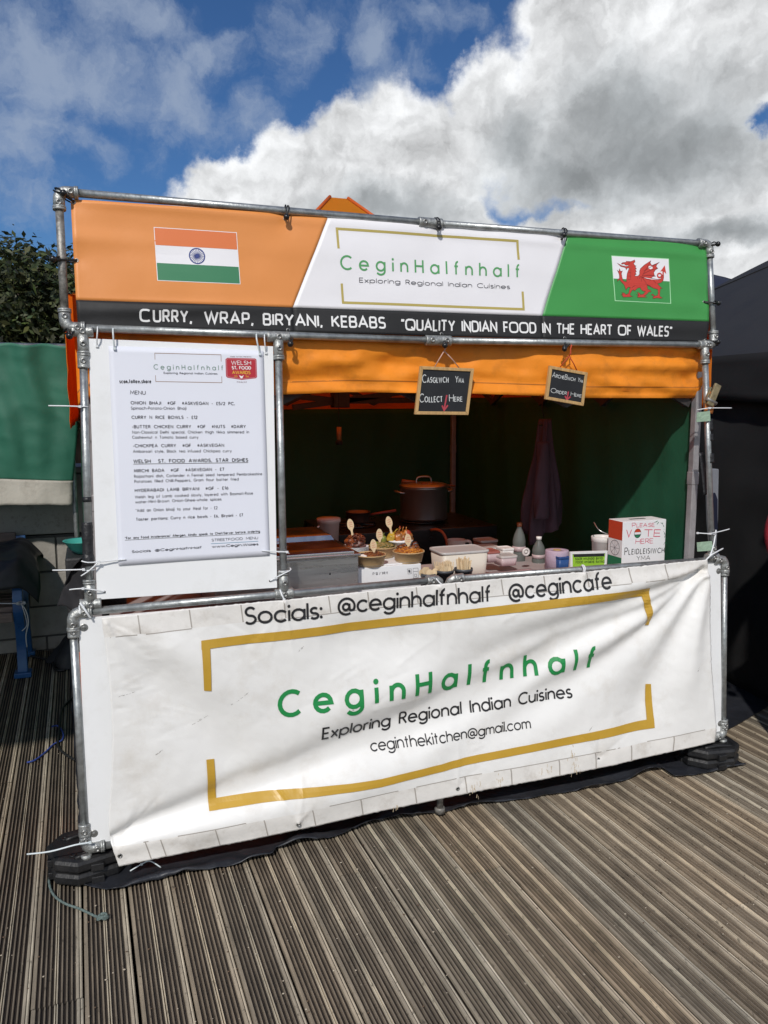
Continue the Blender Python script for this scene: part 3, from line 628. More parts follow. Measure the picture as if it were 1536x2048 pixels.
    # eyelets
    for px,py in ((147,403),(153,520),(160,650),(571,437),(876,459),(1125,478),(1405,494),(1409,604),(1414,680),(577,660),(885,668),(1132,676)):
        mb=MB(); p=S.at(px,py,.001); mb.lathe([(.0036,0),(.0042,.002),(.0072,.002),(.0080,0)],p,14,0,(0,-1,.1)); mb.lathe([(.0036,.0003),(0,.0004)],p,10,1,(0,-1,.1)); mb.build('eyelet',[screw_m,black_hole],ob)
    return S
SIGN=build_sign()

# bungee toggles that tie the sign to the pipes
def bungee(eye,pipe_px,ball,label):
    e=SIGN.at(*eye,.003); c=FR.at(*pipe_px); b=plane(.03).at(*ball)
    ax=(c-e); ax.y=0; ax=ax.normalized() if ax.length>1e-4 else Vector((0,0,1))
    root=thing('bungee_tie',b,label,'bungee tie','black ball bungees tying the sign to the pipes')
    side=Vector((0,-1,0)).cross(ax).normalized()
    mb=MB()
    for s in (-1,1):
        o=side*(.004*s); q=RP+.006
        mb.tube(smooth_path([b,e.lerp(c,.5)+Vector((0,-.012,0))+o if False else e+o*.6, e.lerp(c,.55)+Vector((0,.022,0))+o, c+ax*q+o+Vector((0,.004,0)), c+Vector((0,-q-.001,0))+ax*.006+o*1.6, b+Vector((0,-.004,0))],5),.0027,7)
    mb.build('cord',bung,root)
    mb=MB(); mb.ball(b,.0115,0,14,10); mb.lathe([(.005,0),(.0055,.012),(.003,.016)],b+(e-b).normalized()*.008,10,0,(e-b)); mb.build('ball',bung_ball,root)
for e,p,b,l in (((147,403),(120,386),(127,386),'black ball bungee at the top left corner elbow of the sign'),((571,437),(572,422),(573,434),'black ball bungee on the top pipe above the orange part of the sign'),
                ((876,459),(873,446),(878,455),'black ball bungee beside the middle coupler of the top pipe'),((1125,478),(1126,466),(1128,470),'black ball bungee on the top pipe where white meets green'),
                ((1405,494),(1420,489),(1436,488),'black ball bungee at the top right corner elbow of the sign'),((153,520),(123,519),(106,518),'black ball bungee halfway down the left sign post'),
                ((1409,604),(1423,605),(1437,606),'black ball bungee halfway down the right sign post'),((160,650),(140,660),(139,672),'black ball bungee at the lower left corner elbow of the sign'),
                ((577,660),(579,675),(581,688),'black ball bungee hanging just right of the menu post'),((885,668),(887,681),(890,691),'black ball bungee above the larger chalkboard'),
                ((1132,676),(1131,686),(1129,698),'black ball bungee above the smaller chalkboard'),((1414,680),(1428,686),(1436,684),'black ball bungee at the lower right corner elbow of the sign')):
    bungee(e,p,b,l)

# ------------------------------------------------------------------ menu board and menu
def build_menu():
    S=plane(.004); mb=MB()
    pts=[S.xz(*p) for p in ((177,677),(546.4,692.7),(554.3,1175.4),(194,1199.5))]
    mb.prism([(p.x,p.y) for p in pts],lambda a,b,d: S.pos(a,b,-d),.006)
    o=mb.build('menu_board',panel_m,None,bevel=.001); tag(o,'tall white backing board tied between the left posts, larger than the menu sheet on it','board')
    for px,py in ((194,692),(532,706),(209,1184),(540,1162)):
        h=MB(); h.lathe([(.0042,0),(0,.0002)],S.at(px,py,.0006),10,0,(0,-1,.1)); h.build('tie_hole',black_hole,o)
    def curl(x,z): return prof(z)-.0085-.002*noise.noise(Vector((x*3,z*3,9)))-.006*max(0,(z-1.86)/.06)**2*(1 if z>1.86 else 0)
    P=Surf(curl,lambda x,z: prof(z)-.0085)
    a,b,c,d=[P.xz(*p) for p in ((216.8,692),(526.5,701.5),(539,1110.4),(237,1130.6))]
    mb=MB(); mb.grid(lambda u,v: P.pos(*(a.lerp(b,u).lerp(d.lerp(c,u),v))),30,36); o=mb.build('menu_sheet',paper,None,solid=.0012)
    tag(o,'pale printed menu sheet with small grey text and red award badge','menu')
    t=MB()
    def L(s,p0,p1,h,bold=False,mi=0,**k):
        t=MB(); P.text(t,s,p0,p1,h,wt=.22 if bold else .16,mi=mi,space=.6,gap=.34 if bold else .27,**k); t.build('lettering',[ink_grey,ink_k],o)
    L('scan.follow.share',(238.8,766.6),(302.4,766.6),8,True,1)
    L('MENU',(260.5,788.8),(291.5,789.4),8)
    L('ONION BHAJI  #GF  #ASKVEGAN - £5/2 PC.',(261.3,809),(469.4,810.5),6.9,True)
    L('Spinach-Potato-Onion Bhaji',(261.6,819.3),(372.7,819.6),6.2)
    L('CURRY N RICE BOWLS - £12',(263,838),(395,838),6.9,True)
    L('-BUTTER CHICKEN CURRY  #GF  #NUTS  #DAIRY',(263.7,856.8),(491.6,856.2),6.9,True)
    L('Non-Classical Delhi special, Chicken thigh tikka simmered in',(264.3,867.4),(498,866.8),6.2)
    L('Cashewnut n Tomato based curry',(264.3,877.6),(396.7,877.3),6.2)
    L('-CHICKPEA CURRY  #GF  #ASKVEGAN',(265.4,895),(448.3,893.7),6.9,True)
    L('Ambarsari style, Black tea infused Chickpea curry',(266,905.7),(463.2,904.6),6.2)
    L('WELSH  ST. FOOD AWARDS, STAR DISHES',(266.6,926.3),(496.3,923.3),7.6,True,1)
    P.strip(t,[(266.6,927.6),(496.3,924.6)],[(266.6,928.7),(496.3,925.7)],1,.001)
    L('MIRCHI BADA  #GF  #ASKVEGAN - £7',(267.8,945),(448.3,941.6),6.9,True)
    L('Rajasthani dish, Coriander n Fennel seed tempered Pembrokeshire',(268,955.7),(524.2,950.4),6.2)
    L('Potatoes filled Chilli-Peppers, Gram flour batter fried',(268.7,966),(477.3,961),6.2)
    L('HYDERABADI LAMB BIRYANI  #GF - £16',(269.5,984.4),(456.8,979),6.9,True)
    L('Welsh leg of Lamb cooked slowly, layered with Basmati-Rose',(269.8,997),(506,989),6.2)
    L('water-Mint-Brown Onion-Ghee-whole spices',(270.4,1007),(443,1001),6.2)
    L('*Add an Onion bhaji to your Meal for - £2',(271,1024.2),(435,1018.4),6.6)
    L('Taster portions: Curry n rice bowls - £6, Biryani - £7',(271.9,1041.8),(486,1032.7),6.4,True)
    L('*For any Food Intolerance/ Allergen, kindly speak to Chef/Server before ordering',(249.6,1078.7),(519.8,1064.7),5.2,True,1)
    P.strip(t,[(249.6,1080),(519.8,1066)],[(249.6,1080.8),(519.8,1066.8)],1,.001)
    L('STREETFOOD MENU',(423,1083),(516,1078),5.4); L('www.Cegin.Wales',(423.7,1095.7),(516.8,1090.4),5.4,True); L('Socials @CeginHalfnHalf',(263.4,1106),(403.4,1097),5.4,True)
    t.build('underline',[ink_grey,ink_k],o)
    lg=MB(); P.text(lg,'CeginHalfnhalf',(307.3,739),(446.5,741),10.6,wt=.13,mi=0); P.text(lg,'Exploring Regional Indian Cuisines',(327.3,747.8),(434.8,749.3),4.2,wt=.19,mi=1,gap=.35)
    for A,B in (([(309,705.6),(442.4,709)],[(309,706.8),(442.4,710.2)]),([(309,705.6),(309.4,719)],[(310,705.6),(310.4,719)]),([(441.4,709),(441.8,723)],[(442.4,709),(442.8,723)]),
                ([(311,762.4),(443.9,764.8)],[(311,763.6),(443.9,766)]),([(310.4,750.5),(311,763)],[(311.4,750.5),(312,763)]),([(442.8,752.8),(443.3,765.4)],[(443.8,752.8),(444.3,765.4)])): P.strip(lg,A,B,2,.001)
    P.strip(lg,[(422,1086.9),(516,1081.9)],[(422,1088.1),(516,1083.1)],3,.001)
    lg.build('logo_print',[mat('muted_green_ink',(.14,.24,.19),.5),ink_grey,mat('brown_ink',(.28,.17,.12),.5),mat('blue_rule_ink',(.16,.30,.42),.5)],o)
    K=lambda x,y:(440+x/12.8,690+y/12.8); bd=MB()
    outl=[(190,328),(900,345),(932,378),(948,820),(912,852),(555,893),(190,838),(152,800),(138,365)]
    P.poly(bd,[K(*p) for p in outl],0,.0010)
    inn=[(200,352),(885,370),(908,395),(925,805),(895,832),(555,868),(205,815),(180,785),(165,380)]
    Q=[P.xz(*K(*p)) for p in inn+[inn[0]]]; ribbon(bd,[(p.x,p.y) for p in Q],.0013,lambda u,v,l:P.pos(u,v,l),.0013,1,closed=True)
    for s,a,b,h,mi,wt in (('WELSH',(285,505),(795,512),108,2,.13),('ST. FOOD',(300,625),(795,632),88,2,.22),('AWARDS',(310,745),(780,750),88,3,.2),('20',(360,825),(448,825),46,3,.18),('26',(650,825),(737,827),46,3,.18)):
        P.text(bd,s,K(*a),K(*b),h/12.8,wt=wt,mi=mi,gap=.26)
    P.poly(bd,[K(485,775),K(560,802),K(606,770),K(572,852),K(528,852)],2,.0014)
    P.text(bd,'FINALIST',K(435,965),K(685,970),36/12.8,wt=.25,mi=4); P.text(bd,'FOOD NATION PRESENTS',K(265,312),K(800,318),28/12.8,wt=.25,mi=4)
    bd.build('award_badge',[mat('badge_red',(.42,.016,.032),.5),mat('badge_pale_rule',(.55,.30,.34),.5),ink_w,mat('badge_yellow',(.75,.42,.04),.5),mat('badge_maroon',(.12,.03,.05),.5)],o)
build_menu()

# ------------------------------------------------------------------ white panel and the lower banner
def build_lower():
    S=plane(.002); mb=MB(); pts=[S.xz(*p) for p in ((157,1237),(1441,1124),(1444,1462),(176,1694))]
    mb.prism([(p.x,p.y) for p in pts],lambda a,b,d:S.pos(a,b,-d),.005)
    o=mb.build('hoarding_board',panel_m,None,bevel=.0008); tag(o,'white rigid board screwed across the lower frame behind the creased banner','board')
    for px,py in ((168,1255),(188,1667),(1437,1142),(1440,1447)):
        h=MB(); p=S.at(px,py,0); h.lathe([(.0135,0),(.0135,.0010),(.012,.0018),(.007,.0018),(.006,.0032),(.003,.004),(0,.0042)],p,18,0,(0,-1,.06),1,1,False); h.build('screw',screw_m,o)
    base=lambda x,z: prof(z)-.052
    B0=Surf(base)
    rnd=random.Random(5)
    folds=[]
    def fold(pts,amp,s0,s1,sm=None,fade=(1,1)):
        P=[B0.xz(*p) for p in pts]; folds.append((P,amp*2.0,s0,s1,sm,fade))
    mpx=.94/520
    k=lambda p: p*.0019
    # valleys and ridges read off the photograph (photo points, metres towards the viewer, half widths in photo pixels)
    fold([(228,1680),(300,1648),(406,1612),(543,1567),(685,1508),(800,1466),(917,1410),(1024,1358),(1120,1296),(1290,1222),(1404,1146)],-.026,10,10,46,(.5,.6))
    fold([(250,1690),(420,1645),(600,1600),(780,1540),(930,1470)],.012,14,40,50,(.4,.0))
    fold([(1408,1142),(1300,1252),(1170,1345),(1020,1440),(880,1520)],-.020,8,60,34,(.7,.0))
    fold([(1408,1150),(1335,1200),(1220,1290),(1090,1372)],.015,7,40,30,(.8,.1))
    fold([(1412,1160),(1345,1290),(1290,1400),(1240,1500)],-.012,7,60,40,(.7,.0))
    fold([(1413,1155),(1385,1300),(1370,1420)],.008,8,40,25,(.7,.1))
    fold([(1400,1140),(1250,1175),(1080,1225),(900,1260)],.008,7,50,30,(.7,.0))
    fold([(1400,1145),(1240,1210),(1060,1275),(940,1330),(850,1400)],-.010,8,40,26,(.6,.0))
    fold([(222,1290),(330,1390),(462,1520),(560,1600)],-.011,30,50,46,(.3,.0))
    fold([(640,1290),(760,1275),(900,1300)],-.011,40,40,52,(.2,.2))
    fold([(280,1260),(400,1330),(520,1440)],.008,20,60,40,(.6,.0))
    fold([(600,1440),(760,1400),(900,1350)],.008,30,30,36,(.0,.0))
    creases=[]
    def crease(px,py,ang,L,amp,sg):
        a=B0.xz(px,py); b=B0.xz(px+L*cos(radians(ang)),py+L*sin(radians(ang))); creases.append((a,b,amp,sg))
    for ex,ey,a0,a1,n in ((1404,1146,95,165,9),(238,1690,-75,-8,6),(212,1246,10,80,6),(568,1203,40,140,4),(880,1172,35,145,5),(1166,1147,40,140,4),(594,1640,-150,-30,3),(915,1574,-150,-30,3),(1197,1516,-150,-30,3)):
        for k in range(n): crease(ex,ey,lerp(a0,a1,(k+rnd.uniform(.2,.8))/n),rnd.uniform(60,260) if ex>1300 else rnd.uniform(40,150),rnd.choice((-1,1))*rnd.uniform(.0025,.0065),rnd.uniform(.005,.011))
    for k in range(16): crease(rnd.uniform(215,330),rnd.uniform(1280,1640),rnd.uniform(-25,15),rnd.uniform(25,80),rnd.choice((-1,1))*rnd.uniform(.0015,.003),.004)
    for k in range(22): crease(rnd.uniform(300,1350),rnd.uniform(1230,1560),rnd.choice((-28,-35,35,-20,70))+rnd.uniform(-10,10),rnd.uniform(40,160),rnd.choice((-1,1))*rnd.uniform(.0012,.003),rnd.uniform(.005,.010))
    def seg_d(p,a,b):
        ab=b-a; t=max(0,min(1,(p-a).dot(ab)/ab.length_squared)); return (p-(a+ab*t)).length,t
    def wr(x,z):
        p=Vector((x,z)); v=0
        for P,amp,s0,s1,sm,fade in folds:
            best=None; n=len(P)-1
            for i in range(n):
                d,t=seg_d(p,P[i],P[i+1])
                if best is None or d<best[0]: best=(d,(i+t)/n)
            d,u=best; s=(lerp(s0,sm,u*2) if u<.5 else lerp(sm,s1,u*2-1))*.0019 if sm else lerp(s0,s1,u)*.0019
            if d>4*s: continue
            e=lerp(fade[0],1,min(1,u*4))*lerp(fade[1],1,min(1,(1-u)*3))
            v+=amp*e*math.exp(-(d/s)**2*.8)
        for a,b,amp,sg in creases:
            if x<min(a.x,b.x)-.05 or x>max(a.x,b.x)+.05 or z<min(a.y,b.y)-.05 or z>max(a.y,b.y)+.05: continue
            d,t=seg_d(p,a,b)
            if d<sg*5: v+=amp*(1-t)**.7*math.exp(-d/sg)
        v+=.006*noise.noise(Vector((x*1.6,z*2.4,2)))+.0035*noise.noise(Vector((x*4.5,z*5,7)))+.0014*noise.noise(Vector((x*14,z*13,3)))+.0009*noise.noise(Vector((x*30+z*20,z*26,8)))
        return v if v>-.03 else -.03-.014*(1-math.exp(-(-.03-v)/.014))
    NX,NZ=420,150
    cache={}
    x0,x1,z0,z1=-.02,2.86,.02,1.06
    gx,gz=420,150
    tab=[[wr(x0+(x1-x0)*i/gx,z0+(z1-z0)*j/gz) for i in range(gx+1)] for j in range(gz+1)]
    def W(x,z):
        a=min(max((x-x0)/(x1-x0)*gx,0),gx-1e-6); b=min(max((z-z0)/(z1-z0)*gz,0),gz-1e-6); i=int(a); j=int(b); a-=i; b-=j
        return (tab[j][i]*(1-a)+tab[j][i+1]*a)*(1-b)+(tab[j+1][i]*(1-a)+tab[j+1][i+1]*a)*b
    S=Surf(lambda x,z: base(x,z)-W(x,z), base)
    left=[(203,1236),(212,1300),(219,1360),(223,1420),(225,1480),(224,1540),(220,1600),(217,1650),(222,1690),(238,1734)]
    right=[(1414,1119),(1419,1160),(1421,1250),(1423,1340),(1429,1420),(1432,1460),(1429,1484)]
    topl=[(203,1236),(330,1222),(568,1199),(760,1180),(870,1169),(1000,1157),(1160,1144),(1300,1130),(1414,1119)]
    botl=[(238,1734),(400,1699),(594,1658),(760,1622),(915,1591),(1100,1556),(1240,1527),(1429,1484)]
    def Pf(u,v):
        l=polyl(left,v); r=polyl(right,v); t=polyl(topl,u); b=polyl(botl,u)
        c00,c10,c01,c11=[Vector(p) for p in (left[0],right[0],left[-1],right[-1])]
        p=l.lerp(r,u)+t.lerp(b,v)-c00.lerp(c10,u).lerp(c01.lerp(c11,u),v)
        j=0
        if v<.004 or v>.996: j=1.6*noise.noise(Vector((u*160,v*3,1)))
        if u<.003 or u>.997: p.x+=1.3*noise.noise(Vector((v*60,u,5)))
        return (p.x,p.y+j)
    import functools
    pts=[[S.at(*Pf(i/NX,j/NZ)) for i in range(NX+1)] for j in range(NZ+1)]
    mb=MB(); vs=[p for row in pts for p in row]; fs=[];mi=[]
    for j in range(NZ):
        for i in range(NX):
            fs.append((j*(NX+1)+i,j*(NX+1)+i+1,(j+1)*(NX+1)+i+1,(j+1)*(NX+1)+i)); mi.append(1 if (j<12 or j>=NZ-12) else 0)
    mb.v=vs; mb.f=[list(f) for f in fs]; mb.m=mi; mb.s=[True]*len(fs)
    o=mb.build('front_banner',[pvc_white,pvc_hem],None,solid=.0014); tag(o,'creased white banner with gold frame and green lettering tied over the front of the counter','banner')
    # hem welds: thin raised seams across the top and bottom hems
    hm=MB()
    for v0,v1,us in ((.004,.078,[.06,.145,.23,.30,.375,.44,.52,.585,.66,.73,.80,.87,.93]),(.92,.996,[.055,.08,.17,.25,.33,.41,.50,.585,.66,.74,.80,.86,.93])):
        for u in us:
            A=[S.at(*Pf(u-.0012,lerp(v0,v1,k/6)),.0013) for k in range(7)]; Bq=[S.at(*Pf(u+.0008,lerp(v0,v1,k/6)),.0013) for k in range(7)]
            hm.add(A+Bq,[(k,k+1,8+k,7+k) for k in range(6)],0)
    for v in (.082,.918):
        u=.01
        while u<.98:
            d=random.uniform(.006,.05)
            if random.random()<.62:
                A=[S.at(*Pf(u+d*k/4,v-.002),.0012) for k in range(5)]; Bq=[S.at(*Pf(u+d*k/4,v+.002),.0012) for k in range(5)]; hm.add(A+Bq,[(k,k+1,6+k,5+k) for k in range(4)],0)
            u+=d
    hm.build('hem_stitching',[mat('grey_seam',(.36,.33,.30),.7)],o)
    # scuffs and rust stains
    sf=MB()
    for (px,py,L,a) in ((478,1398,52,-30),(400,1445,30,-28),(318,1505,16,-35),(1392,1340,14,-60),(700,1420,10,-20),(600,1300,12,-40),(250,1390,26,-8),(1180,1460,12,-50)):
        q=S.xz(px,py); 
        for k in range(10):
            t=random.uniform(-.5,.5)*L*.0019; aa=radians(-a); p=(q.x+t*cos(aa)+random.uniform(-.002,.002),q.y+t*sin(aa)+random.uniform(-.002,.002)); w=random.uniform(.003,.010)
            ribbon(sf,[p,(p[0]+w*cos(aa),p[1]+w*sin(aa)+random.uniform(-.001,.001))],random.uniform(.0005,.0014),lambda u,v,l:S.pos(u,v,l),.0013,0)
    for (px,py,n,sp) in ((948,1572,16,14),(1000,1562,10,8),(1092,1540,12,22),(1150,1530,18,12),(1145,1505,8,6),(790,1612,6,8)):
        for k in range(n):
            q=S.xz(px+random.gauss(0,sp*.5),py+random.gauss(0,9)); L=random.uniform(.006,.02)
            ribbon(sf,[(q.x,q.y),(q.x+random.uniform(-.003,.003),q.y-L)],random.uniform(.001,.0028),lambda u,v,l:S.pos(u,v,l),.0014,1)
    sf.build('stain_marks',[mat('grey_scuff',(.33,.31,.29),.7),mat('tan_stain',(.50,.40,.27),.7)],o)
    seg=.02
    lt=MB()
    S.text(lt,'Socials:',(488,1250),(644,1237),37,wt=.15,mi=0,maxseg=seg,lift=.0036,space=.4,gap=.20); lt.build('lettering',[ink_k],o); lt=MB(); S.text(lt,'@ceginhalfnhalf',(675,1229),(981,1203.5),37,wt=.145,mi=0,maxseg=seg,lift=.0036,gap=.20); lt.build('lettering',[ink_k],o); lt=MB(); S.text(lt,'@cegincafe',(1015,1201),(1220,1176),37,wt=.145,mi=0,maxseg=seg,lift=.0036,gap=.20)
    lt.build('lettering',[ink_k],o); lt=MB(); S.text(lt,'Exploring Regional Indian Cuisines',(645,1483),(1149,1398),28.5,wt=.155,mi=0,maxseg=seg,lift=.0036,space=.42,gap=.22); lt.build('lettering',[ink_k],o); lt=MB(); S.text(lt,'ceginthekitchen@gmail.com',(746,1509),(1065,1459),22,wt=.13,mi=0,maxseg=seg,lift=.0036,gap=.19)
    lt.build('lettering',[ink_k],o)
    bl=MB(); S.text(bl,'CeginHalfnhalf',(556,1438),(1194,1341),56,wt=.185,mi=0,maxseg=seg,lift=.0036); bl.build('brand_lettering',[ink_G],o)
    fr=MB()
    top0=[(401.6,1279.7),(560,1262),(760,1240),(960,1215),(1140,1193),(1300,1176)]; top1=[(401.9,1297.5),(560,1280),(760,1257.5),(960,1232),(1140,1210),(1299,1192.5)]
    S.strip(fr,top0,top1,0,.0040,.012); S.strip(fr,[(401.6,1279.7),(407.5,1380)],[(419,1279.7),(422,1380)],0,.0044,.012)
    S.strip(fr,[(1285,1180),(1287,1195),(1293,1218),(1297,1240),(1296,1253)],[(1300,1176),(1302,1195),(1307,1215),(1308,1238),(1304,1253)],0,.0044,.012)
    fr.build('logo_frame',[gold],o); fr=MB()
    bot0=[(419.4,1607),(560,1582),(760,1553),(930,1516),(1100,1481),(1310,1438)]; bot1=[(419.4,1625),(560,1598),(760,1569),(930,1531),(1100,1496),(1310,1456)]
    S.strip(fr,bot0,bot1,0,.0040,.012); S.strip(fr,[(413.5,1522),(419.4,1625)],[(429.5,1521),(436,1622)],0,.0044,.012); S.strip(fr,[(1297,1371),(1296,1456)],[(1308,1371),(1310,1456)],0,.0044,.012)
    fr.build('logo_frame',[gold],o)
    for px,py in ((594,1643),(915,1577),(1197,1519),(240,1712)):
        mb=MB(); p=S.at(px,py,.001); mb.lathe([(.0042,0),(.0050,.002),(.0080,.002),(.0088,0)],p,14,0,(0,-1,.06)); mb.lathe([(.0042,.0003),(0,.0004)],p,10,1,(0,-1,.06)); mb.build('eyelet',[screw_m,black_hole],o)
    return S
LOW=build_lower()

# ------------------------------------------------------------------ orange gazebo that shelters the stall
GX0,GX1,GY0,GY1=.02,2.80,.130,2.86
def build_gazebo():
    root=thing('gazebo',(1.41,1.5,0),'orange pop-up gazebo with dark green cloth walls sheltering the food stall','gazebo')
    ez=2.06; cx,cy=(GX0+GX1)/2,1.5; pk=2.785
    mb=MB(); 
    def face(a,b,n=14):
        A=Vector(a);B=Vector(b)
        def fn(u,v):
            h=.05; tl=Vector((cx-h if A.x<cx else cx+h, cy-h if A.y<cy else cy+h, pk)); tr=Vector((cx-h if B.x<cx else cx+h, cy-h if B.y<cy else cy+h, pk))
            p=A.lerp(B,u).lerp(tl.lerp(tr,u),v); p.z=lerp(ez,pk,v**1.9)-.05*sin(pi*v)*(1-abs(2*u-1)**3); return p
        mb.grid(fn,n,n)
    c00,c10,c11,c01=(GX0,GY0,ez),(GX1,GY0,ez),(GX1,GY1,ez),(GX0,GY1,ez)
    face(c00,c10); face(c10,c11); face(c11,c01); face(c01,c00)
    mb.add([(cx-.05,cy-.05,pk),(cx+.05,cy-.05,pk),(cx+.05,cy+.05,pk),(cx-.05,cy+.05,pk)],[(0,1,2,3)])
    can=mb.build('canopy',canopy_cloth,root)
    sm=MB()
    for sx,sy in ((-1,-1),(1,-1)):
        sm.tube([Vector((cx+sx*(.05+(cx-GX0-.05)*(1-v)),cy+sy*(.05+(cy-GY0-.05)*(1-v)),lerp(ez,pk,v**1.9)+.004)) for v in (0.5,.75,.92,1)],.009,8)
    sm.build('seam_piping',mat('seam_orange',(.55,.10,.01),.6),can)
    # valances; the front one hangs to an uneven edge
    fb=[(148,830),(165,800),(300,780),(570,789),(700,784),(835,786),(940,787),(1090,792),(1170,796),(1300,796),(1395,796),(1418,793)]
    VS=Surf(lambda x,z: GY0-.012)
    low=[VS.xz(*p) for p in fb]
    def bz(x):
        for a,b in zip(low[:-1],low[1:]):
            if x<=b.x: return lerp(a.y,b.y,(x-a.x)/(b.x-a.x))
        return low[-1].y
    xl,xr=VS.xz(150,700).x,VS.xz(1416,740).x
    def fr(u,v):
        x=lerp(xl,xr,u); z=lerp(ez+.01,bz(x),v)
        y=GY0+.004-.030*sin(v*pi)*noise.noise(Vector((x*2.1,z*3,1)))-.020*noise.noise(Vector((x*5,z*16,3)))*(.4+v)-.020*abs(noise.noise(Vector((x*2.2-z*5,z*12+x*2.2,6))))-.006*noise.noise(Vector((x*17,z*28,2)))-.014*math.exp(-((x-2.55)/.25)**2)*sin(z*70+x*4)*v
        e=max(0,(u-.93)/.07); y-= .012*e*noise.noise(Vector((x*18,z*30,2))); y+= .02*e*e
        e2=max(0,(.05-u)/.05); y+=.03*e2
        return Vector((x,y,z))
    mb=MB(); mb.grid(fr,150,24); v=mb.build('front_valance',orange_cloth,root,solid=.0012)
    hm=MB(); hm.grid(lambda u,w: fr(u,.86+.012*w)+Vector((0,-.0016,0)),150,1); hm.build('hem_stitching',mat('valance_stitch',(.42,.13,.01),.7),v)
    def side(a,b,z0,z1,seed,name,m):
        A=Vector(a);B=Vector(b); n=(B-A).normalized(); nn=Vector((-n.y,n.x,0)); mb=MB()
        def fn(u,w):
            p=A.lerp(B,u); z=lerp(z1,z0,w); p=p+nn*(.012*noise.noise(Vector((u*7,w*2,seed)))+.005*noise.noise(Vector((u*20,w*8,seed)))); p.z=z; return p
        mb.grid(fn,60,16); return mb.build(name,m,root,solid=.001)
    side((GX0,GY1,0),(GX1,GY1,0),1.58,ez+.01,3,'back_valance',canopy_cloth); side((GX1,GY0,0),(GX1,GY1,0),1.66,ez+.01,4,'side_valance',canopy_cloth); side((GX0,GY0,0),(GX0,GY1,0),1.60,ez+.01,5,'side_valance',canopy_cloth)
    def wall(a,b,z1,seed,amp=.02):
        A=Vector(a);B=Vector(b); n=(B-A).normalized(); nn=Vector((-n.y,n.x,0)); mb=MB()
        def fn(u,w):
            p=A.lerp(B,u); z=lerp(z1,.015,w)
            d=amp*noise.noise(Vector((u*6,w*1.3,seed)))+amp*.5*noise.noise(Vector((u*17+w*2,w*2.5,seed+3)))+amp*.7*sin(u*40+3*noise.noise(Vector((u*4,w,seed))))*.35
            d+=amp*1.1*math.exp(-((u-.12-.12*w)/.025)**2)*w
            p=p+nn*d; p.z=z; return p
        mb.grid(fn,110,40); mb.build('side_wall',green_cloth,root,solid=.001)
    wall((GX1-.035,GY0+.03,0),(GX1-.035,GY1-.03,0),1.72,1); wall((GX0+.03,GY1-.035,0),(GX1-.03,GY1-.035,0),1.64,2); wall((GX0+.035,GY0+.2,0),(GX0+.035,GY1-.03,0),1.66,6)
    leg_m=mat('gazebo_leg_alloy',(.36,.35,.36),.45,.4,var=.15,vscale=20)
    for x,y in ((GX0+.055,GY0+.06),(GX1-.040,GY0+.04),(GX0+.08,GY1-.08),(GX1-.08,GY1-.08)):
        mb=MB(); mb.box((x-.017,y-.017,.01),(x+.017,y+.017,2.06)); mb.box((x-.0195,y-.0195,1.30),(x+.0195,y+.0195,1.36)); mb.box((x-.05,y-.05,.004),(x+.05,y+.05,.012)); mb.build('leg',leg_m,root,bevel=.003)
    tb=mat('truss_dark_steel',(.055,.05,.05),.5,.4,var=.2,vscale=20)
    def bar(a,b,r=.011):
        mb=MB(); d=(Vector(b)-Vector(a)); q=d.to_track_quat('Z','Y').to_matrix(); L=d.length
        vs=[Vector(a)+q@Vector((sx*r,sy*r*1.6,z)) for z in (0,L) for sx,sy in ((-1,-1),(1,-1),(1,1),(-1,1))]
        mb.add(vs,[(0,1,2,3),(4,5,6,7),(0,1,5,4),(1,2,6,5),(2,3,7,6),(3,0,4,7)]); mb.build('truss_bar',tb,root)
    for yy in (GY0+.06,GY1-.09):
        for k in range(4):
            a=lerp(GX0+.07,GX1-.07,k/4); b=lerp(GX0+.07,GX1-.07,(k+1)/4); bar((a,yy,1.99),(b,yy,1.68)); bar((a,yy+.025,1.68),(b,yy+.025,1.99))
    for xx in (GX0+.07,GX1-.09):
        for k in range(4):
            a=lerp(GY0+.08,GY1-.08,k/4); b=lerp(GY0+.08,GY1-.08,(k+1)/4); bar((xx,a,1.99),(xx,b,1.68)); bar((xx+.025,a,1.68),(xx+.025,b,1.99))
    for sx,sy in ((0,-1),(0,1),(-1,0),(1,0)): bar((cx,cy,2.30),(cx+sx*(cx-GX0-.08),cy+sy*(cy-GY0-.08),1.84),.012)
    mb=MB(); mb.tube([(cx,cy,2.1),(cx,cy,2.78)],.018,12); mb.box((cx-.05,cy-.05,2.26),(cx+.05,cy+.05,2.34)); mb.build('centre_post',tb,root)
    h=at(680,802,GY1-.5); mb=MB(); mb.box((h.x-.055,h.y-.05,h.z-.045),(h.x+.055,h.y+.05,h.z+.06)); mb.build('truss_hub',tb,root,bevel=.006)
    for px,py in ((570,790),(585,815),(800,785),(850,800)):
        e=at(px,py,GY1-.5); bar(h,(e.x,e.y,e.z),.012)
    # bold printed numerals on the outside of the back valance, seen through the cloth from behind
    return root
GAZ=build_gazebo()

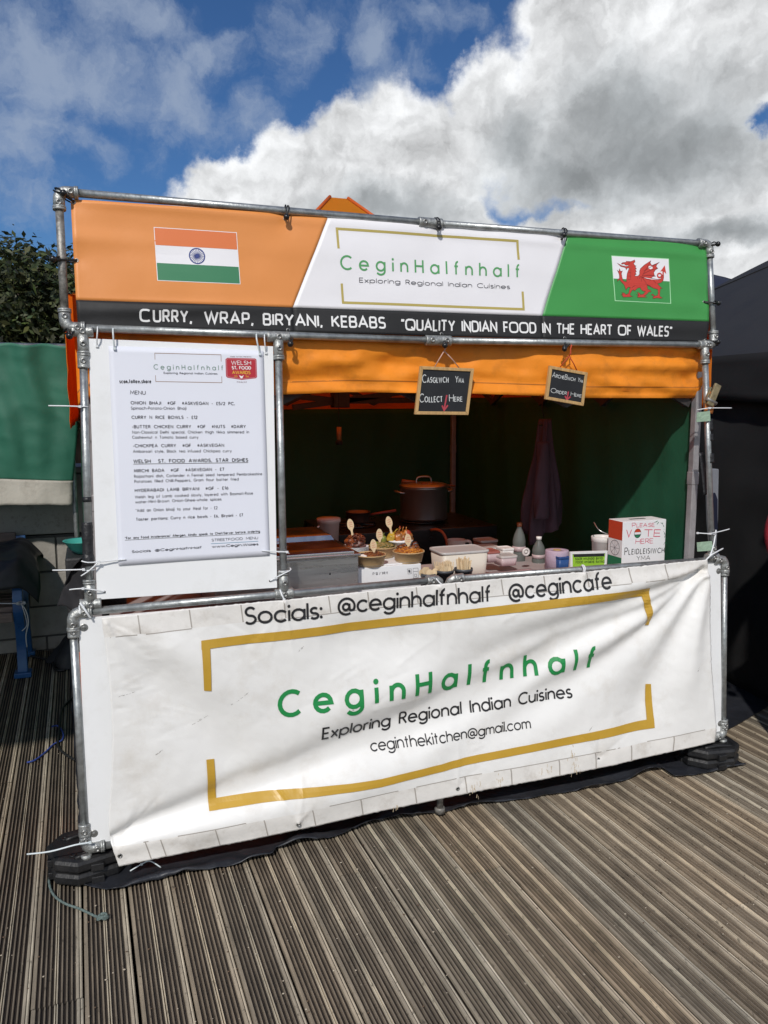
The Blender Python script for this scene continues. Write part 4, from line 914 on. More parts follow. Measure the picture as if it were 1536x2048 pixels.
# ------------------------------------------------------------------ chalkboards
def chalkboard(corners,y,name,label,words,arrow,string_top,scol,group='chalkboards hanging from the lower sign pipe'):
    S=Surf(lambda x,z:y); P=[S.xz(*c) for c in corners]      # tl tr br bl
    c=(P[0]+P[2])/2; root=thing(name,(c.x,y+.02,min(P[2].y,P[3].y)),label,'chalkboard',group)
    W=.115 if False else None; bw=.0130
    def inset(d):
        return [P[i]+(P[(i+1)%4]-P[i]).normalized()*d+(P[(i-1)%4]-P[i]).normalized()*d for i in range(4)]
    I=inset(bw); mb=MB()
    for i in range(4):
        j=(i+1)%4; q=[P[i],P[j],I[j],I[i]]; k=.0003*(i%2)
        mb.prism([(p.x,p.y) for p in q],lambda a,b,d:(a,y-k+d,b),.014)
    mb.build('frame',wood_l,root,bevel=.0015)
    J=inset(bw-.002); mb=MB(); mb.prism([(p.x,p.y) for p in J],lambda a,b,d:(a,y+.005+d,b),.006); sl=mb.build('slate',slate,root)
    T=Surf(lambda x,z:y+.005,lambda x,z:y)
    for s,a,b,h in words:
        mb=MB(); T.text(mb,s,a,b,h,perp=True,wt=.10,mi=0,jit=.05,small=.64,gap=.16,space=.5,lift=.0008); mb.build('chalk_lettering',chalk,sl)
    mb=MB()
    for st in arrow:
        Q=[T.xz(*p) for p in st]; ribbon(mb,[(p.x,p.y) for p in Q],.0065,lambda u,v,l:T.pos(u,v,l),.001+.0002*random.random(),0)
    mb.build('chalk_arrow',chalk_r,sl)
    mb=MB(); t=S.at(*string_top,.012); 
    for e in (0.26,.74):
        q=P[0].lerp(P[1],e); mb.tube([(q.x,y+.006,q.y-.004),Vector((q.x,y+.002,q.y)).lerp(t,.5),t],.0022,7)
    mb.tube([t,t+Vector((.004,-.006,.01)),t+Vector((.006,.0,.03)),FR.at(string_top[0]+4,string_top[1]-22)+Vector((0,-RP-.003,0))],.0028,7)
    mb.build('string',scol,root)
chalkboard([(841,732),(948.5,737),(937,830),(830,829)],prof(1.75)+.015,'chalkboard','larger square chalkboard reading Collect Here, hanging in the middle of the orange valance',
    [('Casglwch',(845,765.5),(898,765.5),17),('Yma',(911,765.5),(929,766),14),('Collect',(839.5,805),(886,804.5),18),('Here',(899,803.5),(926,803.5),15)],
    [[(894.5,790),(889,819)],[(885,811),(889,820.5),(896.5,810.5)]],(886,702),mat('pink_string',(.60,.38,.30),.7))
chalkboard([(1100,731),(1176,745),(1167.5,812),(1091,798.5)],prof(1.75)+.015,'chalkboard','smaller tilted chalkboard reading Order Here, hanging towards the right of the orange valance',
    [('ArcheBwch',(1105,754),(1151,763),11),('Yma',(1156,763),(1167,766),9),('Order',(1102,785),(1134,790),10),('Here',(1142,792),(1164,795),9)],
    [[(1138,783),(1135,798)],[(1131,792),(1135,799.5),(1142,793)]],(1135,712),mat('red_string',(.50,.06,.02),.7))

# ------------------------------------------------------------------ cable ties
def ties():
    G='plastic cable ties on the frame'
    def tie(label,ring,paths,m=nylon,r=.0024,ringR=RP+.003):
        root=None; mb=MB()
        if ring:
            c=FR.at(*ring[0]); ax=Vector(ring[1]).normalized(); u=ax.orthogonal().normalized(); w=ax.cross(u)
            mb.tube([c+(u*cos(a)+w*sin(a))*ringR for a in [2*pi*k/20 for k in range(21)]],r*1.05,7,caps=False)
        for pth in paths:
            P=[plane(o).at(px,py) for px,py,o in pth]
            mb.tube(smooth_path(P,5),r,7); 
        h=plane(paths[0][0][2]+.001).at(paths[0][0][0],paths[0][0][1]); mb.box(h-Vector((.0045,.003,.004)),h+Vector((.0045,.003,.004)))
        o=mb.build('cable_tie',m); tag(o,label,'cable tie',G)
    V=(0,.1,1)
    tie('white cable tie on the left post beside the menu board, its tail pointing left',((166,814),V),[[(160,813,.022),(130,812,.02),(97,811.5,.0)]])
    tie('white cable tie threaded through the top left hole of the white board',None,[[(194,692,.006),(194,676,.024),(195,660,.026),(195,652,.004)]])
    tie('clear cable tie on the pipe over the top left corner of the menu sheet',None,[[(229,697,.014),(227,680,.026),(226,664,.028),(226,655,.004)]],nylon_c,.003)
    tie('clear cable tie on the pipe over the top right corner of the menu sheet',None,[[(520,708,.014),(516,692,.026),(513,676,.028),(513,666,.004)]],nylon_c,.003)
    tie('white cable tie threaded through the top right hole of the white board',None,[[(532,706,.006),(530,690,.024),(529,676,.026),(529,667,.004)]])
    tie('white cable tie around the taped left post, running to the foot of the menu sheet',((178,1123),V),[[(197,1124,.022),(225,1121,.016),(252,1119,.012)],[(197,1124,.022),(180,1140,.024),(162,1152,.02)],[(197,1124,.022),(176,1125,.024),(163,1122,.02)]])
    tie('white cable tie with long left tail just under the tape of the left post',((179,1140),V),[[(167,1139,.024),(135,1140,.02),(105,1140.5,.004)]])
    tie('white cable tie through the bottom left hole of the white board',((180,1180),V),[[(166,1177,.024),(190,1180,.022),(209,1184,.008)],[(166,1177,.024),(150,1178,.02),(139,1179.5,.006)]])
    tie('white cable tie around the menu post at the foot of the menu sheet',((566,1104),V),[[(574,1104,.022),(550,1103,.018),(524,1101.5,.012)],[(574,1104,.022),(578,1107,.02)]])
    tie('white cable tie looped round the menu post through the white board',((567,1142),V),[[(552,1155,.014),(566,1148,.024),(581,1140,.016),(580,1136,.0)],[(552,1155,.014),(540,1162,.008)]])
    tie('white cable tie under the metal clamp of the right post, tail pointing right',((1416,817),V),[[(1419,816,.024),(1440,816,.016),(1463,816,.004)],[(1419,816,.024),(1405,818,.022),(1394,820,.004)]])
    tie('white cable tie low on the right post with its tail rising to the right',((1423,1068),V),[[(1395,1066,.01),(1418,1067,.026),(1440,1063,.014),(1459,1058,.002)]])
    tie('thick white cable tie pulling the top right corner of the front banner to the elbow',None,[[(1404,1129,.036),(1420,1112,.046),(1433,1104,.035),(1446,1097,.01)],[(1420,1112,.046),(1427,1090,.02),(1432,1060,.004)]],nylon,.0034)
    tie('pale cable tie at the bottom left elbow with a long tail over the weight',((170,1684),V),[[(180,1685,.03),(150,1690,.03),(100,1703,.02),(54,1708.5,.0)]],nylon_c,.003)
    tie('thick white cable tie at the left elbow of the counter rail',((160,1222),(1,0,0)),[[(166,1214,.026),(174,1226,.028),(181,1236,.02)],[(166,1214,.026),(160,1206,.022)]],nylon,.0040)
    tie('white cable tie holding the front banner under the foot of the menu post',((560,1187),(1,0,0)),[[(568,1199,.036),(564,1190,.034),(560,1180,.022)]],nylon,.0032)
    tie('white cable tie at the swivel joint in the middle of the counter rail',None,[[(889,1172,.036),(880,1166,.03),(872,1157,.022)]],nylon,.0030)
    tie('white cable tie on the counter rail left of the vote box',((1166,1138),(1,0,0)),[[(1168,1142,.036),(1167,1136,.034),(1164,1130,.018)]],nylon,.0030)
    tie('clear cable tie on the ground mat under the left end of the front banner',None,[[(283,1728,.01),(300,1722,.01),(322,1735,.015)],[(283,1728,.01),(260,1742,.02)]],nylon_c,.0025)
ties()

# black tape and straps on the posts
def tapes():
    tape=mat('black_tape',(.014,.014,.016),.45,var=.3,vscale=30,bump=.4,bscale=60); gtape=mat('pale_green_tape',(.30,.42,.31),.6,var=.2,vscale=20,bump=.4,bscale=50)
    def wrap(px,y0,y1,label,m,r=RP+.0015,wob=.003,n=14,cat='tape'):
        mb=MB(); P=[]; R=[]
        for k in range(n+1):
            q=FR.at(px+(y1-y0)*.033*k/n,lerp(y0,y1,k/n)); P.append(q); R.append(r+wob*abs(noise.noise(Vector((k*.9,px,1)))))
        mb.tube(P,R,18); o=mb.build('black_tape' if m is tape else 'green_tape',m); tag(o,label,cat)
    wrap(174,994,1004,'narrow band of black tape round the left post beside the menu',tape,RP+.0012,.0006,2)
    wrap(174,1045,1132,'thick black tape wrapped round the left post beside the menu sheet',tape,RP+.004,.006,18)
    wrap(1418,838,862,'black tape round the right post just under the green tape',tape,RP+.002,.002,5)
    wrap(1419,868,882,'black tape low under the white edge on the right post',tape,RP+.003,.002,4)
    wrap(1420,907,926,'black strap band in the middle of the right post',tape,RP+.004,.003,5)
    def flag(pts,y,label,m,name,cat='tape'):
        S=Surf(lambda x,z:y); mb=MB(); q=[S.xz(*p) for p in pts]; mb.prism([(p.x,p.y) for p in q],lambda a,b,d:(a,y+d+.004*noise.noise(Vector((a*40,b*40,1))),b),.002); tag(mb.build(name,m),label,cat)
    flag([(1394,825),(1420,822),(1421,842),(1393,844)],prof(1.6)-.021,'square of pale green tape high on the right post',gtape,'green_tape')
    flag([(1394,1085),(1424,1082),(1426,1101),(1395,1103)],prof(1.05)-.021,'square of pale green tape at the foot of the right post',gtape,'green_tape')
    # strap hanging from the gazebo leg
    S=Surf(lambda x,z:prof(z)+.02); mb=MB(); mb.grid(lambda u,v: (lambda p: p+Vector((u*.026-.013,-.0,0)))(polyl([S.at(1402,905),S.at(1408,950),S.at(1411,985),S.at(1411,990)],v)),1,12); tag(mb.build('strap',tape,solid=.002),'black webbing strap hanging beside the right post','strap')
    # metal belt tensioner
    c=FR.at(1418,790,.03); root=thing('ratchet_clamp',c-Vector((0,0,.04)),'tarnished metal ratchet clamp strapped high on the right post','clamp')
    br=mat('tarnished_brass',(.32,.26,.15),.45,.6,var=.4,vscale=40,dirt=(.06,.05,.04),dirt_amt=.9,dirt_scale=30)
    R=Matrix.Rotation(radians(24),3,'Y')
    mb=MB(); mb.box(c+Vector((-.018,-.006,-.052)),c+Vector((.018,.006,.052)),0,R,c); mb.box(c+Vector((-.024,.006,-.05)),c+Vector((-.018,.02,.03)),0,R,c); mb.box(c+Vector((.018,.006,-.05)),c+Vector((.024,.02,.03)),0,R,c); mb.build('body',br,root,bevel=.003)
    mb=MB(); mb.tube([c+R@Vector((-.03,.0,-.03)),c+R@Vector((.03,.0,-.03))],.009,12); mb.build('spindle',galv_old,root)
    mb=MB(); mb.grid(lambda u,v: c+Vector((lerp(-.03,.02,u)-.01*v,.012,lerp(-.02,-.085,v))),2,5); mb.build('webbing',mat('orange_webbing',(.5,.16,.03),.7),root,solid=.002)
tapes()

# ------------------------------------------------------------------ mat and weights
def build_mat():
    fr=[(165,1772),(196,1779),(232,1782),(300,1764),(380,1748),(470,1731),(545,1716),(553,1702),(640,1684),(700,1666),(770,1640),(815,1641),(850,1631),(1000,1606),(1110,1590),(1200,1577),(1270,1556),(1325,1540),(1350,1556),(1400,1549),(1450,1540),(1492,1532)]
    F=[ground(px,py,.006) for px,py in fr]
    def fn(u,v):
        a=polyl(F,u); b=Vector((lerp(-.13,2.95,u),2.95,.006))
        t=v**1.6; p=a.lerp(b,t)
        k=max(0,1-v*4.5)
        if u<.02: p.x+=.01*noise.noise(Vector((v*30,1,1)))
        p.z=.008+.030*k*max(0,noise.noise(Vector((p.x*5.5,v*14,2)))+.12)+.012*k*abs(noise.noise(Vector((p.x*17,v*30,4))))+ (.014*math.exp(-(v/.03)**2)*max(0,noise.noise(Vector((p.x*8,0,6)))))
        for x0,w in ((.78,.05),(1.22,.06),(2.42,.07)): p.z+=.026*math.exp(-((p.x-x0-p.y*.3)/w)**2)*k
        return p
    mb=MB(); mb.grid(fn,220,60); o=mb.build('ground_mat',tarp_m,None,solid=.0015); tag(o,'black tarpaulin mat spread on the deck under the stall with a crumpled front edge','mat')
build_mat()
def build_weight(c,label,layers,rot=0,group='black ballast weights under the frame corners'):
    root=thing('ballast_weight',c,label,'weight',group); R=Matrix.Rotation(rot,3,'Z')
    for L in range(layers):
        z0=c[2]+.004+L*.047
        def octo(r,cut): return [(r,-cut),(r,cut),(cut,r),(-cut,r),(-r,cut),(-r,-cut),(-cut,-r),(cut,-r)]
        mb=MB(); rings=[(.128,0),(.135,.006),(.135,.030),(.128,.040),(.116,.045)]
        vs=[]
        for r,z in rings:
            for a,b in octo(r,r*.52): q=R@Vector((a,b*.92,0)); vs.append((c[0]+q.x,c[1]+q.y,z0+z))
        n=8; fs=[(i*n+k,i*n+(k+1)%n,(i+1)*n+(k+1)%n,(i+1)*n+k) for i in range(len(rings)-1) for k in range(n)]+[tuple(range(n))[::-1],tuple((len(rings)-1)*n+k for k in range(n))]
        mb.add(vs,fs); pl=mb.build('plate',rubber,root,bevel=.004)
        if L==layers-1:
            for sx,sy in ((-.06,-.072),(.06,.072)):
                h=MB(); q=R@Vector((sx*0,sy,0)); 
                h.prism([( -.055,-.014),(.055,-.014),(.055,.014),(-.055,.014)],lambda a,b,d:(c[0]+(R@Vector((a,b+sy,0))).x,c[1]+(R@Vector((a,b+sy,0))).y,z0+.0458-d*.01),.05)
                h.build('hand_slot',black_hole,pl)
                h=MB(); pts=[R@Vector((lerp(-.07,.07,k/8),sy-.022,0)) for k in range(9)]; h.tube([(c[0]+p.x,c[1]+p.y,z0+.046+.006*sin(pi*k/8)) for k,p in enumerate(pts)],.008,10); h.build('handle',rubber,pl)
            for k in range(4):
                q=R@Vector((.10*cos(k*pi/2+.78),.092*sin(k*pi/2+.78),0)); h=MB(); h.lathe([(.012,.0455),(.012,.0475),(.006,.0475),(.006,.0462),(0,.0462)],(c[0]+q.x,c[1]+q.y,z0),14); h.build('stud',rubber,pl)
        for k in range(4):
            q=R@Vector((.122*cos(k*pi/2),.114*sin(k*pi/2),0)); h=MB(); h.box((c[0]+q.x-.022,c[1]+q.y-.022,z0-.003),(c[0]+q.x+.022,c[1]+q.y+.022,z0+.024)); h.build('foot',rubber,pl,bevel=.003)
gl=ground(180,1728,.02); build_weight((gl.x,gl.y+.015,.006),'black octagonal weight under the left corner of the frame, rope end lying beside it',2,radians(14))
gr=ground(1410,1511,.02); build_weight((gr.x,gr.y,.006),'black octagonal weight under the right corner of the frame by the black tent',2,radians(-8))

def rope(name,pts,r,m,label,knot=None,cat='rope'):
    mb=MB(); P=smooth_path([ground(px,py,z) for px,py,z in pts],8); mb.tube(P,[r*(1+.12*sin(i*2.4)) for i in range(len(P))],9)
    if knot:
        for k in range(3): q=P[-1]; mb.tube([q+Vector((.012*cos(a+k)*(1+.2*k),.010*sin(a+k),.008+.006*sin(a*2+k))) for a in [2*pi*j/14 for j in range(15)]],r*.9,8)
    tag(mb.build(name,m),label,cat)
rope('rope',[(103,1735,.02),(98,1762,.006),(106,1788,.006),(128,1806,.006),(160,1818,.006),(190,1832,.006),(206,1838,.006)],.0042,mat('grey_green_rope',(.11,.15,.14),.8,var=.5,vscale=160),'grey green rope with a knotted end lying in front of the left weight',True)
rope('cord',[(104,1453,.01),(116,1452,.006),(126,1466,.006),(124,1480,.006),(108,1488,.006),(90,1505,.006),(70,1520,.006),(54,1525,.006)],.0042,mat('blue_cord',(.03,.06,.28),.6,var=.3,vscale=120),'blue cord lying loose on the deck left of the stall',None,'cord')
rope('cable',[(146,1395,.008),(132,1408,.008),(122,1425,.008),(118,1465,.008),(116,1492,.008),(130,1508,.008),(150,1520,.008)],.006,bung,'black cable curling out from behind the left post onto the deck',None,'cable')

# ------------------------------------------------------------------ counter and what stands on it
steel=mat('brushed_steel',(.52,.52,.52),.30,.9,var=.08,vscale=6,stretch=(1,1,14)); steel_p=mat('polished_steel',(.60,.58,.57),.20,1.0,var=.05,vscale=10)
kraft=mat('kraft_card',(.47,.31,.15),.6,var=.06,vscale=12); kraft_in=mat('pale_bowl_lining',(.62,.52,.38),.5); card_w=mat('white_card',(.74,.74,.75),.55,var=.02,vscale=5)
plastic_w=mat('white_plastic',(.70,.68,.66),.4,var=.03,vscale=8); plastic_c=mat('cloudy_plastic',(.60,.58,.56),.35,translucent=.25,tcol=(.6,.58,.56)); grey_cup=mat('slate_grey_plastic',(.055,.06,.068),.45); birch=mat('birch_wood',(.66,.50,.31),.55,var=.12,vscale=20,stretch=(4,4,1)); red_pen=mat('red_pen',(.55,.03,.03),.6)
def table():
    root=thing('counter_table',(1.36,.48,0),'folding counter table behind the front banner, carrying the food display','table')
    mb=MB(); mb.box((.12,.10,.828),(2.64,.86,.86)); mb.build('table_top',mat('counter_top',(.34,.30,.30),.5,var=.1,vscale=6),root,bevel=.004)
    for x in (.2,1.36,2.56):
        for y in (.18,.78):
            mb=MB(); mb.tube([(x,y,.012),(x,y,.828)],.014,10); mb.build('leg',galv,root)
table()
TZ=.861
def bain():
    x0,x1,y0,y1=.50,1.079,.14,.70; z1=1.086
    root=thing('bain_marie',((x0+x1)/2,(y0+y1)/2,TZ),'steel food warmer with two covered pans at the left end of the counter','food warmer')
    mb=MB(); mb.box((x0,y0,TZ+.012),(x1,y1,z1-.012)); mb.build('body',steel,root,bevel=.004)
    for x in (x0+.03,x1-.03):
        for y in (y0+.03,y1-.03):
            mb=MB(); mb.lathe([(.014,0),(.014,.014)],(x,y,TZ),12); mb.build('foot',black_hole,root)
    mb=MB(); mb.box((x0-.008,y0-.008,z1-.012),(x1+.008,y1+.008,z1)); mb.build('rim',steel_p,root,bevel=.003)
    for a,b,k in ((y0+.012,y0+.255,.016),(y0+.285,y1-.012,.030)):
        mb=MB(); rings=[(0,0),(0,.006),(.014,k),(.03,k+.004)]; vs=[]
        for d,z in rings: vs+=[(x0+.012+d,a+d,z1+.001+z),(x1-.014-d,a+d,z1+.001+z),(x1-.014-d,b-d,z1+.001+z),(x0+.012+d,b-d,z1+.001+z)]
        mb.add(vs,[(i*4+q,i*4+(q+1)%4,(i+1)*4+(q+1)%4,(i+1)*4+q) for i in range(3) for q in range(4)]+[(12,13,14,15)]); l=mb.build('pan_lid',steel_p,root,bevel=.002)
        mb=MB(); cx=(x0+x1)/2-.02; cy=(a+b)/2; mb.lathe([(.055,k+.0052),(.05,k+.008),(.0,k+.004)],(cx,cy,z1+.001),24,0,None,1.0,.5); mb.tube([(cx-.045,cy,z1+k+.008),(cx-.03,cy,z1+k+.022),(cx+.03,cy,z1+k+.022),(cx+.045,cy,z1+k+.008)],.006,8); mb.build('handle',steel_p,l)
    mb=MB(); p=at(660,1148,y0-.001); mb.lathe([(.004,0),(0,.003)],p,10,0,(0,-1,0)); mb.build('rivet',black_hole,root)
bain()
BX0,BX1,BY0,BY1,BZ=1.030,1.378,.20,.64,1.010
def cardbox():
    root=thing('cardboard_box',((BX0+BX1)/2,(BY0+BY1)/2,TZ),'white cardboard box turned upside down, carrying the bowls of food','box')
    mb=MB(); mb.box((BX0,BY0,TZ),(BX1,BY1,BZ)); mb.build('carton',card_w,root,bevel=.002)
    S=Surf(lambda x,z:BY0); mb=MB(); S.text(mb,'6 btl. / 75 cl',(775,1142.8),(745,1144.5),5.5,perp=True,wt=.17,gap=.25,mi=0); mb.build('print',ink_grey,root)
    mb=MB()
    for pts in ([(814,1138),(822.5,1137.5),(823,1147),(816,1148),(814,1138)],[(826,1136.5),(836,1136),(836.5,1155),(826.5,1156),(826,1136.5)],[(826,1143),(836,1142.5)],[(829,1148),(833,1148),(833,1153),(829,1153),(829,1148)]):
        q=[S.xz(*p) for p in pts]; ribbon(mb,[(p.x,p.y) for p in q],.0012,lambda u,v,l:S.pos(u,v,l),.001,0)
    S.strip(mb,[(816,1140),(820,1139.7)],[(817,1145),(821,1145)],0,.0012); mb.build('handling_marks',ink_grey,root)
    mb=MB(); mb.box((BX0+.1,BY0+.02,BZ+.0005),(BX1-.005,BY0+.10,BZ+.004)); mb.build('flap',card_w,root)
cardbox()
def food_mat(name,cols,scale=60,rough=.45):
    m=mat(name,cols[0],rough); nt=m.node_tree; nd=nt.nodes; lk=nt.links; b=nd['Principled BSDF']
    tc=nd.new('ShaderNodeTexCoord'); t=nd.new('ShaderNodeTexVoronoi'); t.inputs['Scale'].default_value=scale; lk.new(tc.outputs['Object'],t.inputs['Vector'])
    r=nd.new('ShaderNodeValToRGB'); s=nd.new('ShaderNodeSeparateColor'); lk.new(t.outputs['Color'],s.inputs[0]); lk.new(s.outputs[0],r.inputs[0])
    for i,c in enumerate(cols):
        e=r.color_ramp.elements[i] if i<2 else r.color_ramp.elements.new(1)
        e.position=i/(len(cols)-1); e.color=(*c,1)
    r.color_ramp.interpolation='CONSTANT' if len(cols)>3 else 'LINEAR'
    lk.new(r.outputs[0],b.inputs['Base Color']); return m
biryani=food_mat('spiced_rice',[(.36,.12,.012),(.50,.19,.02),(.22,.05,.01),(.58,.30,.06)],160); curry_b=food_mat('brown_curry',[(.13,.035,.01),(.22,.07,.015),(.07,.02,.008),(.30,.11,.02)],120); bhaji_m=food_mat('fried_onion',[(.10,.018,.006),(.22,.05,.008),(.05,.012,.006),(.34,.11,.015)],70); herb_m=food_mat('herb_rice',[(.18,.13,.035),(.10,.10,.03),(.30,.20,.07),(.05,.04,.02)],110); pepper_m=food_mat('fried_pepper',[(.30,.035,.012),(.38,.13,.02),(.24,.09,.02),(.20,.04,.012)],38,.35); yogurt=mat('white_yogurt',(.78,.75,.70),.4,bump=.3,bscale=40); green_chilli=mat('green_chilli',(.17,.19,.03),.4,var=.3,vscale=40)
def mound(mb,c,r,h,n,size,seed,mi=0,long=1.6):
    rn=random.Random(seed)
    mb.lathe([(r,0)]+[(r*cos(t),h*sin(t)) for t in [pi/2*k/6 for k in range(1,6)]]+[(0,h)],c,20,mi)
    for k in range(n):
        a=rn.uniform(0,2*pi); q=sqrt(rn.random())*r*.98; z=h*sqrt(max(0,1-(q/r)**2))*.93
        R=Matrix.Rotation(rn.uniform(0,pi),3,'Z')@Matrix.Rotation(rn.uniform(-.7,.7),3,'X')
        s=size*rn.uniform(.6,1.3); mb.ball((c[0]+q*cos(a),c[1]+q*sin(a),c[2]+z),s,mi,7,5,(long,.75,.6),.25,R)
def bowl(px,py,r,h,label,fill,base=None,y=None,name='food_bowl',outer=kraft,taper=.84,group='kraft bowls of food on the white box'):
    c=ground(px,py,BZ+.001) if y is None else at(px,py,y)
    if y is not None and base is not None: c.z=base
    root=thing(name,c,label,'food bowl',group); t=.0018
    mb=MB(); mb.lathe([(r*taper,0),(r*(taper+.02),.002),(r,h-.003),(r+.0028,h-.003),(r+.0034,h),(r+.0022,h+.0022),(r-.001,h+.001),(r-t,h-.004)],c,36); mb.build('bowl',outer,root)
    mb=MB(); mb.lathe([(r-t-.0004,h-.004),(r*(taper+.03),.004),(0,.004)],c,36); mb.build('lining',kraft_in,root)
    fill(root,c,r,h); return c
def f_curry(root,c,r,h):
    mb=MB(); mound(mb,(c.x+.012,c.y,c.z+h*.80),r*.84,.016,170,.0042,3); mb.build('curry',curry_b,root)
    mb=MB(); mb.ball((c.x-r*.50,c.y-r*.15,c.z+h*.86),r*.40,0,16,10,(1,.9,.35),.25); mb.build('raita',yogurt,root)
def f_biry(root,c,r,h):
    mb=MB(); mound(mb,(c.x,c.y,c.z+h*.78),r*.93,.030,420,.0040,5,0,1.9); mb.build('rice',biryani,root)
    mb=MB(); 
    for q in ((-.03,.012),(.0,.03),(.035,.0),(.01,-.02)): mb.ball((c.x+q[0],c.y+q[1],c.z+h+.016),.016,0,10,7,(1.2,.9,.75),.5)
    mb.build('meat',curry_b,root)
def f_herb(root,c,r,h):
    mb=MB(); mound(mb,(c.x,c.y,c.z+h*.78),r*.9,.030,300,.0045,8,0,2.1); mb.build('rice',herb_m,root)
    mb=MB(); mb.ball((c.x-.03,c.y-.01,c.z+h+.012),.012,0,9,7,(1,1,1),.4); mb.ball((c.x+.012,c.y+.01,c.z+h+.028),.016,0,9,7,(1,.8,1.2),.3); mb.tube([(c.x+.012,c.y+.01,c.z+h+.044),(c.x+.016,c.y+.01,c.z+h+.058)],.002,6); mb.build('green_chilli',green_chilli,root)
def f_none(root,c,r,h): pass
cA=bowl(741,1130,.064,.046,'front left kraft bowl of brown curry with a white dollop and a spoon in it',f_curry)
cB=bowl(817,1123,.066,.046,'front right kraft bowl heaped with orange rice and meat',f_biry)
cC=bowl(763,1113,.064,.046,'kraft bowl of herby rice with green chilli, behind the two front bowls',f_herb)
def plates():
    c=ground(711,1120,BZ+.001); root=thing('paper_plates',c,'stack of white paper plates left of the kraft bowls','plates')
    for k in range(12):
        z=.0045*k; mb=MB(); mb.lathe([(0,z),(.044,z+.0005),(.052,z+.010),(.058,z+.012),(.058,z+.0134),(.051,z+.0115),(.043,z+.002),(0,z+.002)],c,30); mb.build('plate',card_w,root)
    d=c+Vector((0,0,.0525)); b=MB(); b.ball(d+Vector((.0,.0,.026)),.036,0,22,14,(1.05,1,.86),.7); rn=random.Random(4)
    for k in range(150):
        a=rn.uniform(0,2*pi); t=rn.uniform(0,1.45); p=d+Vector((.037*sin(t)*cos(a),.035*sin(t)*sin(a),.026+.031*cos(t))); q=p+Vector((rn.uniform(-.012,.012),rn.uniform(-.012,.012),rn.uniform(-.006,.008))); b.tube([p,(p+q)/2+Vector((0,0,.003)),q],[.0024,.0022,.0008],5)
    tag(b.build('onion_bhaji',bhaji_m),'dark crisp onion fritter on the stack of white plates','fritter'); return d
dP=plates()
def white_bowl():
    c=ground(800,1108,BZ+.001); root=thing('paper_bowl',c,'white paper bowl of fried peppers behind the kraft bowls','food bowl')
    mb=MB(); mb.lathe([(.036,0),(.054,.060),(.057,.060),(.057,.063),(.053,.063),(.05,.056),(.032,.006),(0,.006)],c,30); mb.build('bowl',card_w,root)
    rn=random.Random(11); 
    for k,(dx,dy,tilt) in enumerate(((-.040,.0,.5),(-.014,-.012,.15),(.016,.0,-.1),(.040,-.004,-.35),(.0,.025,.1))):
        R=Matrix.Rotation(tilt,3,'Y'); p=c+Vector((dx,dy,.076)); mb=MB(); mb.ball(p,.0205,0,14,11,(.95,.9,1.25),.75,R); e=p+R@Vector((0,0,.026)); mb.tube([e,e+R@Vector((.002,0,.014)),e+R@Vector((.006,0,.022))],[.0034,.002,.0026],7); mb.build('pepper',pepper_m if k!=0 else mat('yellow_pepper',(.42,.27,.03),.35,var=.35,vscale=50),root)
    mb=MB(); mb.lathe([(.052,0),(.058,.002),(.058,.003),(0,.004)],c+Vector((0,0,.061)),24); mb.build('napkin',card_w,root); return c
cE=white_bowl()
def spoon(hx,hy,bx,by,y,label,w=13,h=22):
    S=Surf(lambda x,z:y); H=S.xz(hx,hy); B=S.xz(bx,by+5); k=(S.xz(hx+10,hy)-H).x/10; d=(H-B).normalized(); n=Vector((d.y,-d.x)); a=h/2*k; b=w/2*k
    outl=[]
    for i in range(21):
        t=-pi*.86+2*pi*.86*i/20; p=H+d*(a*cos(t))+n*(b*sin(t)*(1-.12*cos(t))); outl.append((p.x,p.y))
    e=B; neck=3.0*k; outl=outl[::-1]
    L=[(H-d*a*1.25+n*neck*.62),(e+n*neck*.75),(e-n*neck*.75),(H-d*a*1.25-n*neck*.62)]
    outl=[(p[0],p[1]) for p in outl]+[(p.x,p.y) for p in (L[3],L[2],L[1],L[0])]
    root=None; mb=MB(); mb.prism(outl,lambda p,q,dd:(p,y+dd,q),.0016); o=mb.build('wooden_spoon',birch,None,bevel=.0004); tag(o,label,'spoon','wooden tasting spoons marked in red pen')
    t=MB(); rn=random.Random(int(hx))
    for r in range(3):
        q=[(H+d*(a*(.35-.36*r))+n*b*.62*(i/9-.5)*2*.9+d*rn.uniform(-.0016,.0016)) for i in range(10)]; ribbon(t,[(p.x,p.y) for p in q],.0011,lambda u,v,l:Vector((u,y-l,v)),.0004+.0001*r,0)
    t.build('red_writing',red_pen,o)
spoon(747,1090,749,1108,cA.y+.0,'wooden spoon with red writing standing in the front left bowl of curry')
spoon(816,1079,818,1098,cB.y-.01,'wooden spoon with red writing standing in the orange rice bowl')
spoon(759,1069,760,1084,cC.y,'wooden spoon with red writing standing in the herby rice bowl')
spoon(701,1049,706,1070,dP.y,'wooden spoon with red writing stuck in the onion fritter')
spoon(778,1044,784,1066,cE.y,'wooden spoon with red writing standing among the fried peppers')
